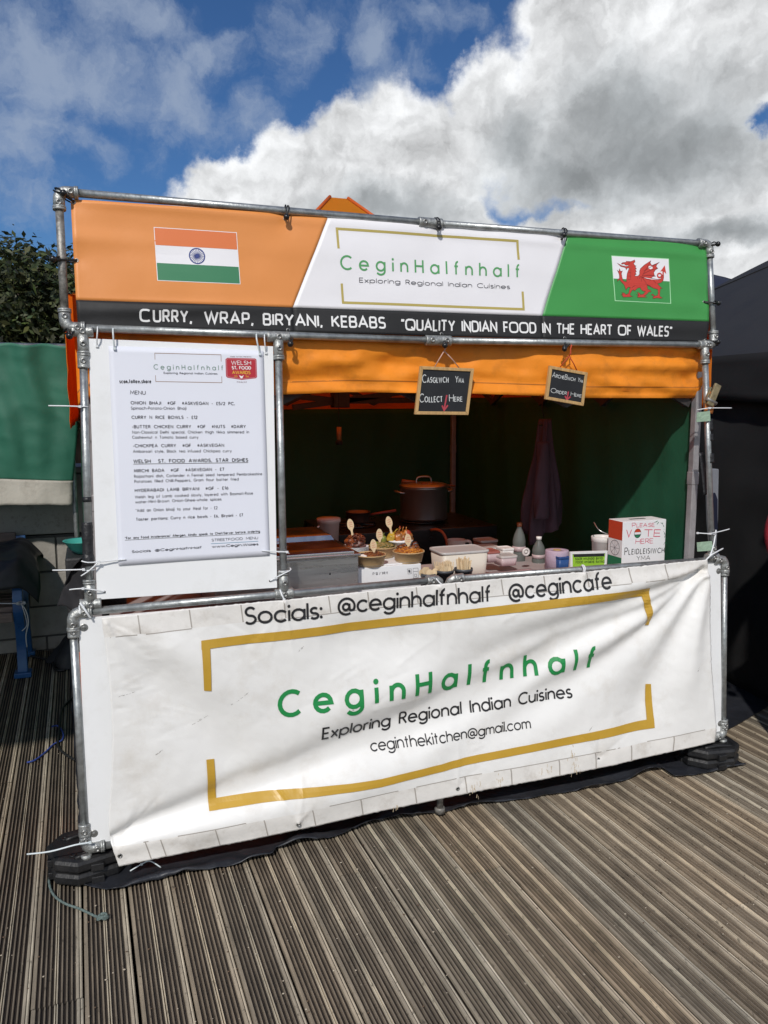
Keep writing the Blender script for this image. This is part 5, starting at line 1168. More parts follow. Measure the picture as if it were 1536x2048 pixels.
def pot(px,py,r,kind,label):
    c=at(px,py,.145); zt=c.z; c.z=TZ; root=thing('utensil_pot',c,label,'utensil pot','dark grey utensil pots behind the rail'); H=zt-TZ
    mb=MB(); mb.lathe([(r*.78,0),(r*.94,H-.012),(r,H-.012),(r,H),(r*.93,H),(r*.75,.006),(0,.006)],c,28); mb.build('cup',grey_cup,root)
    rn=random.Random(int(px)); n={'spoon':9,'fork':22,'stick':34}[kind]
    for k in range(n):
        a=rn.uniform(0,2*pi); q=sqrt(rn.random())*r*.72; x=c.x+q*cos(a); y=c.y+q*sin(a); top=zt+{'spoon':.020,'fork':.030,'stick':.040}[kind]+rn.uniform(-.008,.008); tx=rn.uniform(-.012,.012); ang=rn.uniform(-.6,.6); u=Vector((cos(ang),sin(ang),0))
        mb=MB(); b=Vector((x-tx,y,TZ+.01)); t=Vector((x+tx,y,top))
        if kind=='spoon':
            pts=[(-.004,0),(.004,0),(.005,.75)]+[(.012*sin(s),.88+.16*-cos(s)*.75) for s in [pi*.12+pi*.88*i/8 for i in range(9)]]+[(-.012*sin(s),.88+.16*-cos(s)*.75) for s in [pi-pi*.88*i/8 for i in range(1,9)]]+[(-.005,.75)]
        elif kind=='fork': pts=[(-.003,0),(.003,0),(.004,.7),(.009,.82),(.009,1),(.0055,1),(.0052,.88),(.002,.88),(.0018,1),(-.0018,1),(-.002,.88),(-.0052,.88),(-.0055,1),(-.009,1),(-.009,.82),(-.004,.7)]
        else: pts=[(-.0028,0),(.0028,0),(.0028,.99),(.0,1.0),(-.0028,.99)]
        L=(t-b); w=Vector((-u.y,u.x,0))
        mb.prism(pts,lambda p,q_,d: b+L*q_+u*p+w*d,.0014); mb.build({'spoon':'spoon','fork':'fork','stick':'stirrer'}[kind],birch,root)
pot(857,1146,.034,'spoon','left of three grey pots behind the rail, holding wooden spoons'); pot(889,1139,.040,'fork','middle of three grey pots behind the rail, holding wooden forks'); pot(927,1136,.040,'stick','right of three grey pots behind the rail, holding wooden stirrers')

def boxtub(name,px0,px1,pt,y,depth,label,m,lidm,lid_h=.012,base=TZ,taper=.93,cat='tub',group=None,h=None):
    a=at(px0,pt,y); b=at(px1,pt,y); x0,x1=a.x,b.x; z1=(a.z+b.z)/2
    if h: base=z1-h
    root=thing(name,((x0+x1)/2,y+depth/2,base),label,cat,group); cx,cy=(x0+x1)/2,y+depth/2; hw,hd=(x1-x0)/2,depth/2
    def ring(k,z,rd=.22):
        return [Vector((cx+hw*k*math.copysign(abs(cos(t))**rd,cos(t)),cy+hd*k*math.copysign(abs(sin(t))**rd,sin(t)),z)) for t in [2*pi*(i+.5)/28 for i in range(28)]]
    def loft(rs,mi=0):
        mb=MB(); vs=[p for r in rs for p in r]; n=28; mb.add(vs,[(i*n+k,i*n+(k+1)%n,(i+1)*n+(k+1)%n,(i+1)*n+k) for i in range(len(rs)-1) for k in range(n)],0,True); mb.f.append(list(range(n))[::-1]); mb.m.append(0); mb.s.append(False); mb.f.append([len(vs)-n+k for k in range(n)]); mb.m.append(0); mb.s.append(False); return mb
    loft([ring(taper*.94,base),ring(.955,z1-lid_h)]).build('body',m,root)
    loft([ring(.985,z1-lid_h+.0005),ring(1,z1-lid_h+.002),ring(1,z1-.002),ring(.975,z1),ring(.93,z1),ring(.91,z1-.003)]).build('lid',lidm,root); return root
boxtub('food_tub',885,982,1103,.36,.17,'large white lidded tub behind the pots of stirrers',mat('cream_tub',(.62,.56,.48),.45),plastic_c)
pinkp=mat('dusky_plastic',(.46,.36,.37),.45,var=.06,vscale=10)
boxtub('food_tub',962,998,1081,.95,.11,'clear tub of brown food at the back of the counter clutter',mat('brown_tub',(.22,.11,.08),.35),plastic_c,h=.06); boxtub('food_tub',960,1004,1096,.82,.12,'wide flat tub under the clear brown tub',pinkp,plastic_c,h=.04)
boxtub('food_tub',976,1002,1103,.55,.10,'small tub with pale rim just right of the large white tub',pinkp,mat('red_brown_lid',(.30,.10,.08),.4),h=.055); boxtub('food_tub',1003,1037,1112,.50,.10,'open topped clear tub left of the plastic bottles',pinkp,plastic_c,h=.05)
boxtub('food_tub',1006,1030,1097,.66,.08,'small round cornered white tub behind the open topped tub',plastic_w,plastic_w,h=.045)
boxtub('food_tub',1119,1141,1114,.42,.10,'blue tub left of the hygiene rating sign',mat('blue_plastic',(.02,.07,.22),.4),mat('blue_lid',(.02,.06,.20),.4))
mb=MB(); a=at(983,1139,.24); mb.box((a.x,a.y,TZ+.001),(a.x+.10,a.y+.06,TZ+.02)); tag(mb.build('white_carton',card_w,None,bevel=.002),'small flat white carton on the counter behind the rail','carton')
mb=MB(); a=at(1000,1135,.40); mb.grid(lambda u,v: Vector((a.x-.17+.42*u,.20+.35*v,TZ+.004+.002*noise.noise(Vector((u*6,v*6,1))))),20,16); tag(mb.build('pink_sheet',mat('pink_sheet_cloth',(.50,.34,.36),.7),None,solid=.001),'pink sheet lying on the counter under the small tubs','cloth')
def lathe_thing(name,px,pt,y,r,H,prof_,label,m,cat,base=None,group=None,parts=(),part='body'):
    c=at(px,pt,y); c.z=base if base is not None else c.z-H
    root=thing(name,c,label,cat,group); mb=MB(); mb.lathe([(a*r,b*H) for a,b in prof_],c,28); mb.build(part,m,root); return root,c
r_,c_=lathe_thing('measuring_jug',913,1079,.80,.046,.10,[(.8,0),(.86,.05),(1,.97),(1.04,1),(.96,1),(.8,.1),(0,.08)],'beige plastic jug with a big handle behind the large white tub',mat('beige_plastic',(.46,.36,.32),.45),'jug')
mb=MB(); mb.tube(smooth_path([c_+Vector((.040,0,.088)),c_+Vector((.075,0,.085)),c_+Vector((.082,0,.05)),c_+Vector((.07,0,.015)),c_+Vector((.038,0,.02))],5),.0075,9); mb.build('handle',_mats['beige_plastic'],r_)
clearp=mat('clear_bottle_plastic',(.17,.185,.175),.10,translucent=.35,tcol=(.3,.33,.31)); brownp=mat('amber_plastic',(.25,.08,.03),.25)
bot=[(.9,0),(1,.04),(1,.26),(.93,.29),(1,.32),(1,.40),(.94,.43),(1,.46),(1,.56),(.8,.70),(.42,.84),(.36,.88),(.36,.93)]
for px,pt,y,r,H,lb,cap in ((1039,1045,.78,.034,.215,'tall clear plastic bottle with an amber neck on the counter',brownp),(1078,1073,.70,.034,.16,'shorter clear plastic bottle under the hanging jacket',plastic_w)):
    r_,c_=lathe_thing('plastic_bottle',px,pt,y,r,H,bot,lb,clearp,'bottle',part='bottle_body'); mb=MB(); mb.lathe([(r*.42,H*.90),(r*.42,H),(0,H)],c_,18); mb.build('cap',cap,r_)
    mb=MB(); mb.lathe([(r*1.01,H*.30),(r*1.01,H*.42)],c_,24); mb.build('paper_band',pinkp,r_)
r_,c_=lathe_thing('paper_roll',1114,1106,.50,.058,.10,[(1,0),(1,.96),(.97,1),(.35,1),(.33,.6),(0,.6)],'fat lilac paper roll standing left of the blue tub',mat('lilac_paper',(.42,.33,.42),.75,bump=.2),'paper roll',base=TZ,part='roll')
mb=MB(); mb.lathe([(.33*.058,.02),(.33*.058,.103)],c_,18); mb.build('core',kraft,r_)
mb=MB(); c=at(1052,1104,.55); mb.tube([c+Vector((.016*cos(a),0,.016*sin(a))) for a in [2*pi*k/20 for k in range(21)]],.006,9,caps=False); mb.ball(c,.009,0,10,8); tag(mb.build('tape_roll',mat('mixed_white_tape',(.55,.52,.5),.5)),'little white ring shaped roll leaning by the tall bottle','tape roll')
r_,c_=lathe_thing('plastic_bucket',1207,1078,.46,.060,.16,[(.82,0),(.95,.84),(1.0,.85),(1.02,.99),(1.0,1),(.93,1),(.9,.9),(.8,.06),(0,.05)],'white plastic bucket behind the hygiene sign, left of the vote box',plastic_w,'bucket',base=TZ)
mb=MB(); mb.tube(smooth_path([c_+Vector((-.06,0,.235)),c_+Vector((-.058,-.05,.20)),c_+Vector((0,-.075,.18)),c_+Vector((.058,-.05,.2)),c_+Vector((.06,0,.235))],5),.003,7); mb.build('handle',steel,r_)

def hygiene():
    y=.205; S=Surf(lambda x,z:y); tl,tr=S.xz(1141,1104),S.xz(1215.5,1101.5); zb=TZ+.012
    root=thing('hygiene_sign',((tl.x+tr.x)/2,y+.02,TZ),'small white framed green food hygiene rating sign leaning left of the vote box','sign')
    O=[(tl.x,tl.y),(tr.x,tr.y),(tr.x-.006,zb),(tl.x+.006,zb)]; b=.0115
    I=[(O[0][0]+b,O[0][1]-b),(O[1][0]-b,O[1][1]-b),(O[2][0]-b,O[2][1]+b),(O[3][0]+b,O[3][1]+b)]
    mb=MB()
    for i in range(4): mb.prism([O[i],O[(i+1)%4],I[(i+1)%4],I[i]],lambda a,q,d:(a,y-.0003*(i%2)+d,q),.012)
    mb.build('frame',mat('white_frame',(.72,.71,.70),.5),root,bevel=.001)
    mb=MB(); mb.prism(I,lambda a,q,d:(a,y+.004+d,q),.006); pl=mb.build('green_card',mat('lime_green_card',(.28,.52,.035),.5),root)
    T=Surf(lambda x,z:y+.004,lambda x,z:y); mb=MB(); T.strip(mb,[(1148,1108),(1209.5,1106.5)],[(1148.5,1114.5),(1210,1113)],0,.0008); mb.build('black_strip',ink_k,pl)
    for s,a,b_ in (('SGÔR HYLENDID BWYD',(1151,1120.5),(1206,1119)),('FOOD HYGIENE RATING',(1152,1127),(1210,1125.5))):
        mb=MB(); T.text(mb,s.replace('Ô','O'),a,b_,4.8,wt=.17,gap=.3,mi=0); mb.build('lettering',ink_k,pl)
    mb=MB(); T.text(mb,'^',(1160.5,1115.2),(1163.2,1115.2),4.8,wt=.12,mi=0,cond=.7); mb.build('accent',ink_k,pl)
    mb=MB(); mb.box(((tl.x+tr.x)/2-.02,y+.012,TZ+.001),((tl.x+tr.x)/2+.02,y+.05,TZ+.08)); mb.build('easel_back',ink_k,root)
hygiene()
def vote():
    y=.25; a=at(1246.5,1041,y); b=at(1332.5,1041,y); z1=(a.z+b.z)/2; k=ground(1223.7,1037,z1); dy=max(.08,k.y-y)
    x0,x1=a.x,b.x; root=thing('vote_box',((x0+x1)/2,y+dy/2,TZ),'white decorated voting box reading Please Vote Here at the right end of the counter','box')
    mb=MB(); mb.box((x0,y,TZ),(x1,y+dy,z1)); mb.build('carton',card_w,root,bevel=.002)
    mb=MB()
    for i,(za,zb) in enumerate(((z1-.002,lerp(z1,TZ,.34)),(lerp(z1,TZ,.34),lerp(z1,TZ,.66)),(lerp(z1,TZ,.66),TZ+.002))):
        if i!=1: mb.add([(x0-.0008,y+.002,za),(x0-.0008,y+dy-.002,za),(x0-.0008,y+dy-.002,zb),(x0-.0008,y+.002,zb)],[(0,1,2,3)],i)
    zc=lerp(z1,TZ,.5); yc=y+dy*.5; R=.036
    fn=lambda u,v,l:Vector((x0-.0008-l,yc+u,zc+v))
    ribbon(mb,arc(0,0,R,R,0,360,24),.0022,fn,.0002,1,closed=True)
    for q in range(8): ribbon(mb,[(0,0),(R*cos(q*pi/4),R*sin(q*pi/4))],.0012,fn,.0003+.00005*q,1)
    mb.build('painted_tricolour',[mat('paint_red',(.50,.05,.015),.6),mat('pen_grey',(.10,.09,.10),.6),mat('paint_green',(.015,.17,.075),.6)],root)
    S=Surf(lambda x,z:y); red=mat('crimson_pen',(.60,.06,.12),.6)
    for s,p,q,h,m,sm in (('Please',(1264,1055),(1309,1053.5),9.5,red,.82),('V',(1252,1074.5),(1263,1074.4),16,red,None),('TE',(1288,1073.8),(1321,1073.4),15,red,None),('HERE',(1270.6,1088),(1306.5,1086.5),10,red,None),('Pleidleisiwch',(1248.5,1110),(1328.6,1105.5),15,ink_k,.72),('YMA',(1273,1121),(1300,1119.5),9,ink_k,None)):
        mb=MB(); S.text(mb,s,p,q,h,wt=.11 if m is red else .10,mi=0,jit=.04,small=sm,gap=.25,lift=.0008); mb.build('pen_lettering',m,root)
    mb=MB(); c=S.xz(1275,1066.5); k_=(S.xz(1285,1066)-S.xz(1275,1066)).x/10
    def disc(a0,a1,mi,l): mb.add([S.pos(c.x+6.4*k_*cos(t),c.y+7.4*k_*sin(t),l) for t in [radians(lerp(a0,a1,i/14)) for i in range(15)]],[tuple(range(15))],mi)
    disc(15,165,0,.0010); disc(195,345,1,.0011); S.strip(mb,[(1269,1069),(1281,1069)],[(1269,1070.2),(1281,1070.2)],2,.0013); ribbon(mb,[(c.x+6.6*k_*cos(t),c.y+7.6*k_*sin(t)) for t in [2*pi*i/24 for i in range(25)]],.0016,lambda u,v,l:S.pos(u,v,l),.0014,2,closed=True)
    mb.build('painted_letter',[_mats['paint_red'],_mats['paint_green'],ink_k],root)
    mb=MB(); rn=random.Random(2); v=[(1308,1045),(1314,1043),(1321,1045),(1325,1048),(1328,1054),(1327,1062),(1330,1068),(1329,1076),(1331,1082),(1327,1089)]
    for i in range(len(v)-1):
        q=[S.xz(*p) for p in (v[i],v[i+1])]; 
        if i%3!=1: ribbon(mb,[(p.x,p.y) for p in q],.0014,lambda u,w,l:S.pos(u,w,l),.001,0)
        m=(q[0]+q[1])/2; ribbon(mb,[(m.x,m.y),(m.x+rn.uniform(-.012,.012),m.y+rn.uniform(-.012,.006))],.0028,lambda u,w,l:S.pos(u,w,l),.0012,1)
    mb.build('drawn_vine',[ink_k,_mats['paint_green']],root)
    mb=MB(); mb.box(((x0+x1)/2-.045,y+dy*.45,z1+.0004),((x0+x1)/2+.045,y+dy*.6,z1+.0012)); mb.build('slot',black_hole,root)
vote()

# ------------------------------------------------------------------ kitchen at the back of the stall
blk_en=mat('black_enamel',(.012,.012,.013),.3,var=.2,vscale=10); dark_steel=mat('stock_pot_steel',(.46,.43,.42),.33,.9,var=.03,vscale=8)
def hob():
    x0,x1,y0,y1,z1=1.32,2.36,1.36,1.98,.955
    root=thing('gas_range',((x0+x1)/2,(y0+y1)/2,0),'black gas range at the back of the stall under the stock pot','gas range')
    mb=MB(); mb.box((x0,y0,.10),(x1,y1,z1)); mb.build('body',blk_en,root,bevel=.006)
    for x in (x0+.05,x1-.05):
        for y in (y0+.05,y1-.05): mb=MB(); mb.tube([(x,y,.012),(x,y,.10)],.02,10); mb.build('leg',blk_en,root)
    for k in range(4):
        x=lerp(x0+.12,x0+.5,k/3); mb=MB(); mb.lathe([(.022,0),(.020,.02),(.012,.022),(0,.022)],(x,y0,.87),16,0,(0,-1,0)); mb.build('knob',steel,root)
    for cx in (1.55,1.99):
        mb=MB()
        for k in range(4):
            a=k*pi/4; mb.tube([(cx+.13*cos(a),1.66+.13*sin(a),z1+.012),(cx-.13*cos(a),1.66-.13*sin(a),z1+.012)],.006,7)
        for r in (.06,.13): mb.tube([(cx+r*cos(t),1.66+r*sin(t),z1+.008) for t in [2*pi*i/24 for i in range(25)]],.005,7)
        mb.build('pan_support',blk_en,root)
    mb=MB(); mb.box((x0-.02,y0-.03,.70),(x1+.02,y0-.005,.725)); mb.build('front_rail',mat('reflected_red_rail',(.10,.02,.015),.4,.3),root)  # dark red of this edge is a reflection put into the colour
hob()
def stockpot():
    a=at(805,1043,1.63); b=at(896,1043,1.63); r=(b.x-a.x)/2*.955; c=Vector(((a.x+b.x)/2,1.66,.974)); H=at(850,972,1.66).z-c.z
    root=thing('stock_pot',c,'big steel stock pot with a lid on the gas range','pot')
    mb=MB(); mb.lathe([(r*.97,0),(r,.012),(r,H-.012),(r+.005,H-.008),(r+.005,H)],c,44); mb.build('body',dark_steel,root)
    for s in (-1,1):
        mb=MB(); mb.tube(smooth_path([c+Vector((s*r,-.045,H-.035)),c+Vector((s*(r+.035),-.03,H-.028)),c+Vector((s*(r+.035),.03,H-.028)),c+Vector((s*r,.045,H-.035))],5),.006,8); mb.build('handle',dark_steel,root)
    mb=MB(); mb.lathe([(r+.008,H),(r+.006,H+.008),(r*.9,H+.016),(0,H+.024)],c,40); ld=mb.build('lid',dark_steel,root)
    mb=MB(); mb.tube(smooth_path([c+Vector((-.05,0,H+.02)),c+Vector((-.038,0,H+.055)),c+Vector((.038,0,H+.055)),c+Vector((.05,0,H+.02))],5),.005,8); mb.build('lid_handle',dark_steel,ld)
    wm=mat('red_brown_wood',(.30,.10,.04),.5,var=.2,vscale=30)
    mb=MB(); p=c+Vector((-.02,-.06,H+.022)); e=at(910,972,1.60); mb.tube([p,p.lerp(e,.5),e],[.007,.006,.0055],8); mb.ball(p,.016,0,12,8,(1.5,.8,.4)); tag(mb.build('long_spoon',wm),'long wooden spoon lying across the stock pot lid','spoon')
    mb=MB(); p=c+Vector((-.03,.03,H+.022)); e=at(804,962,1.70); mb.tube([p,p.lerp(e,.6),e],[.008,.009,.012],8); tag(mb.build('wooden_spatula',wm),'wooden spatula handle sticking up left of the stock pot lid handle','spatula')
stockpot()
def pan():
    a=at(697,1024,1.62); b=at(744,1024,1.62); r=(b.x-a.x)/2; c=Vector(((a.x+b.x)/2,1.66,.974)); H=max(.05,at(720,1023,1.66).z-c.z)
    root=thing('saucepan',c,'small dark saucepan with a long red handle on the gas range','saucepan'); mb=MB(); mb.lathe([(r*.9,0),(r*.97,.01),(r,H),(r*1.03,H),(r*.95,H-.002),(r*.88,.01),(0,.008)],c,32); mb.build('body',mat('dark_pan',(.20,.14,.13),.3,.8),root)
    e=at(792,1021,1.60); mb=MB(); s=c+Vector((r*.95,-.02,H*.7)); mb.tube([s,s.lerp(e,.5),e],[.007,.008,.009],9); mb.build('handle',mat('red_handle',(.28,.05,.035),.45),root)
pan()
r_,c_=lathe_thing('white_bucket',657,1036,1.05,.060,.16,[(.80,0),(.93,.86),(1.02,.87),(1.02,1),(.0,1.01)],'white lidded bucket with a side handle left of the saucepan',mat('off_white_plastic',(.55,.46,.44),.45),'bucket')
mb=MB(); mb.tube(smooth_path([c_+Vector((-.056,-.02,.125)),c_+Vector((-.072,-.03,.11)),c_+Vector((-.07,-.03,.075)),c_+Vector((-.052,-.02,.07))],5),.004,8); mb.build('handle',plastic_w,r_)
mb=MB(); mb.box((c_.x-.2,c_.y-.12,TZ-.06),(c_.x+.2,c_.y+.12,c_.z-.001)); mb.box((c_.x-.18,c_.y-.1,.012),(c_.x-.14,c_.y+.1,TZ-.06)); mb.box((c_.x+.14,c_.y-.1,.012),(c_.x+.18,c_.y+.1,TZ-.06)); tag(mb.build('side_table',mat('dark_side_table',(.05,.045,.04),.6),None,bevel=.004),'low dark side table under the white lidded bucket','table')
mb=MB(); P=[at(px,py,y) for px,py,y in ((862,1060,1.34),(872,1059,1.31),(884,1064,1.28),(892,1078,1.26),(896,1100,1.25))]; mb.tube(smooth_path(P,6),.008,9); tag(mb.build('gas_hose',mat('orange_hose',(.42,.09,.03),.5)),'orange gas hose curving down from the right side of the range','hose')
# jacket on a cord
def jacket():
    y=.98; top=at(1088,838,y); bot=at(1090,1072,y); root=thing('hanging_jacket',(top.x,y,bot.z),'dark maroon jacket hanging on a cord near the right wall of the stall','jacket')
    mt=mat('dark_purple_cloth',(.062,.034,.050),.8,var=.2,vscale=9,bump=.2,bscale=30)
    def fn(u,v):
        z=lerp(top.z,bot.z,v); px_l=lerp(1080,1061,min(1,v*2.2)**.7)+6*sin(v*5); px_r=lerp(1097,1122,min(1,v*1.25)**.9)-4*sin(v*7); w=(at(px_r,900,y).x-at(px_l,900,y).x)/2; cx=(at(px_r,900,y).x+at(px_l,900,y).x)/2
        a=2*pi*u; d=.035+.05*v; f=1+.22*sin(a*5+v*2)*(.3+.7*v)+.28*noise.noise(Vector((cos(a)*2.2,sin(a)*2.2,v*2)))+.07*sin(a*13+v*3)
        zz=z+.09*max(0,cos(a))*(v**3)+.035*sin(a*3)*v**4
        return Vector((cx+w*cos(a)*f,y+d*sin(a)*f,zz))
    mb=MB(); mb.grid(fn,72,40); mb.build('body',mt,root,solid=.002)
    def sl(u,v):
        z=lerp(top.z-.12,at(1068,1030,y).z,v); cx=at(lerp(1070,1062,v),900,y).x; a=2*pi*u; return Vector((cx+(.032+.01*v)*cos(a)*(1+.15*sin(3*a+v*9)),y-.09-.03*v+.03*sin(a),z))
    mb=MB(); mb.grid(sl,28,24); mb.build('sleeve',mt,root,solid=.002)
    mb=MB(); mb.tube([at(1085,802,y),at(1084,820,y),top+Vector((0,0,.01))],.003,7); mb.lathe([(.0,0),(.012,.004),(.012,.012),(0,.016)],at(1081,853,y-.08),10); mb.build('cord',bung,root)
jacket()
mb=MB(); p=at(678,854,1.5); mb.tube([p,p-Vector((0,0,.075))],.013,10); mb.lathe([(.02,-.10),(.02,-.08),(.013,-.075)],p,14,1); mb.tube([p,Vector((p.x,p.y,1.95))],.002,6,1); tag(mb.build('hanging_torch',[mat('torch_wood',(.36,.14,.04),.5),black_hole]),'short wooden handled tool hanging under the roof left of the range','tool')
# clutter showing in the gap beside the left post
def left_clutter():
    y=.62; c=at(150,1082,y); mb=MB(); mb.lathe([(.02,-.055),(.05,-.035),(.075,0),(.079,.003),(.07,.0),(.045,-.03),(0,-.045)],c+Vector((.03,0,0)),26); tag(mb.build('teal_bowl',mat('teal_plastic',(.06,.36,.31),.35)),'teal plastic bowl jutting out beside the taped left post','bowl')
    mb=MB(); b=c+Vector((.03,0,-.056)); mb.box((b.x-.07,b.y-.08,.012),(b.x+.16,b.y+.22,b.z)); tag(mb.build('storage_crate',mat('dark_crate',(.02,.02,.022),.6,bump=.3),None,bevel=.01),'tall dark storage crate under the teal bowl beside the left post','crate')
    mb=MB(); a=at(150,1122,.35); z0=at(140,1216,.35).z
    def fn(u,v):
        w=lerp(.035,.125,v**.7); return Vector((a.x+.05-w+ (w*1.25)*u, .35+.05*sin(u*6+v*2)+.015*noise.noise(Vector((u*6,v*5,2))),lerp(a.z,z0,v)+.01*sin(u*9)*v))
    mb.grid(fn,24,24); tag(mb.build('black_apron',mat('black_cloth',(.013,.012,.014),.8,bump=.2),None,solid=.004),'black cloth apron hanging behind the left elbow of the counter rail','apron')
    g=ground(128,1336,.0); mb=MB()
    def bg(u,v):
        t=2*pi*u; r=.19*(1-v)**.75*(1+.22*noise.noise(Vector((cos(t)*1.6,sin(t)*1.6,v*2)))+.10*sin(t*5+v*3)*(1-v)); h=.34*v**.9
        return Vector((g.x+.10+r*cos(t)+.09*v,g.y+.12+r*sin(t)*.9,.006+h+.02*noise.noise(Vector((t,v*6,3)))*v*(1-v)*4))
    mb.grid(bg,60,26); root=mb.build('black_bag',mat('black_bag_cloth',(.015,.015,.017),.6,var=.3,vscale=12,bump=.3,bscale=30)); tag(root,'black cloth bag slumped on the deck behind the left side of the frame','bag')
    mb=MB(); q=[ground(px,py,.012) for px,py in ((62,1312),(80,1316),(98,1320),(106,1326),(108,1336),(116,1341),(130,1340))]; mb.tube(smooth_path(q,5),.008,8); mb.build('strap',bung,root)
    p=at(156,1340,.30); mb=MB(); mb.box((p.x-.005,p.y,.012),(p.x+.16,p.y+.2,p.z+.0)); 
    mb.box((p.x+.0,p.y+.02,p.z+.0005),(p.x+.15,p.y+.18,p.z+.02)); tag(mb.build('orange_crate',mat('orange_plastic',(.62,.12,.03),.5),None,bevel=.006),'orange plastic crate peeping out behind the left lower post','crate')
left_clutter()

# ------------------------------------------------------------------ left: wall, neighbour's cloth, bench
conc=mat('pitted_concrete',(.34,.315,.28),.85,var=.12,vscale=4,bump=.35,bscale=22,dirt=(.09,.08,.07),dirt_amt=.75,dirt_scale=26)
WY=2.93
def wall():
    root=thing('concrete_wall',(-2.5,WY+.12,0),'low grey wall of blocks topped with pitted concrete panels, behind the stall','wall')
    blk=[mat('wall_block',(.30,.28,.25),.85,var=.14,vscale=7,bump=.3,bscale=40,dirt=(.11,.10,.09),dirt_amt=.6,dirt_scale=8)]; mort=mat('wall_mortar',(.09,.085,.078),.9)
    mb=MB(); mb.box((-8,WY+.012,-.1),(7,WY+.25,.80)); mb.build('mortar_bed',mort,root)
    zc=[.0,.10,.31,.55,.79]; rn=random.Random(9); mb=MB()
    for i in range(4):
        x=-8-rn.uniform(0,.4)
        while x<7:
            L=.44; mb.box((x+.006,WY+rn.uniform(-.002,.002),zc[i]+.007),(x+L-.006,WY+.02,zc[i+1]-.007)); x+=L
    mb.build('blockwork',blk,root,bevel=.005)
    mb=MB(); x=-8.3
    while x<7: mb.box((x+.006,WY-.012,.81),(x+2.39,WY+.26,1.215)); x+=2.4
    mb.build('concrete_panel',conc,root,bevel=.008)
    mb=MB(); mb.box((-8,WY-.03,1.22),(7,WY+.30,1.262)); mb.build('coping',mat('coping_stone',(.33,.32,.30),.8,var=.1,vscale=6),root,bevel=.006)
wall()
def neighbour_cloth():
    yl,yr=2.86,2.62
    root=thing('tent_side_cloth',(-1.2,2.7,1.0),'faded green tent wall with a dirty canvas skirt hanging over the concrete wall','tent wall')
    S=Surf(lambda x,z:2.66); tr=S.xz(143,697); br=S.xz(146,964); sk=S.xz(141,1011); ml=S.xz(0,960); mr=br; sl=S.xz(0,1013); tl=S.xz(0,691)
    xl=-4.2
    def fold(x,z,k): return .06*noise.noise(Vector((x*3.0,z*.9,4)))+.014*abs(noise.noise(Vector((x*5+z*4,z*5-x*2,2))))+.034*noise.noise(Vector((x*8+z*2.5,z*1.6,8)))*k+.012*sin(x*34+3*noise.noise(Vector((x*2,z*2,1))))*k*.5
    zt=lambda x: tr.y+(tl.y-tr.y)*(x-tr.x)/(tl.x-tr.x); 
    def fn(u,v):
        edge=polyl([(tr.x,tr.y,0),(S.xz(150,760).x,S.xz(150,760).y,0),(S.xz(156,860).x,S.xz(156,860).y,0),(S.xz(152,905).x,S.xz(152,905).y,0),(br.x,br.y,0)],v)
        x=lerp(xl,edge.x,u); top=tr.y+.02; bot=lerp(ml.y,br.y,min(1,max(0,(x-ml.x)/(br.x-ml.x)))); z=lerp(top,bot,v)+.008*sin(x*30)*(1-v)**6
        y=2.68+fold(x,z,1)+ .035*math.exp(-((x-.5+z*.55+.65)/.05)**2)-.10*(1-v)**8*.3
        return Vector((x,y,z))
    mb=MB(); mb.grid(fn,260,50); mb.build('green_cloth',nb_green,root,solid=.0012)
    def f2(u,v):
        p=fn(u,1.0); x=p.x; zb=lerp(sl.y,sk.y,min(1,max(0,(x-sl.x)/(sk.x-sl.x))))-.012*sin(x*5); z=lerp(p.z+.006,zb,v); return Vector((x-.012*v*u,p.y-.006-.05*v*noise.noise(Vector((x*5,z*5,3)))-.02*v,z))
    mb=MB(); mb.grid(f2,160,10); mb.build('canvas_skirt',nb_skirt,root,solid=.0016)
    mb=MB(); mb.tube([(xl,2.70,tr.y+.015),(tr.x+.01,2.70,tr.y+.015)],.016,12); mb.tube([(tr.x-.03,2.72,tr.y+.01),(tr.x-.03,2.72,.01)],.016,12); mb.build('rail',galv,root)
neighbour_cloth()
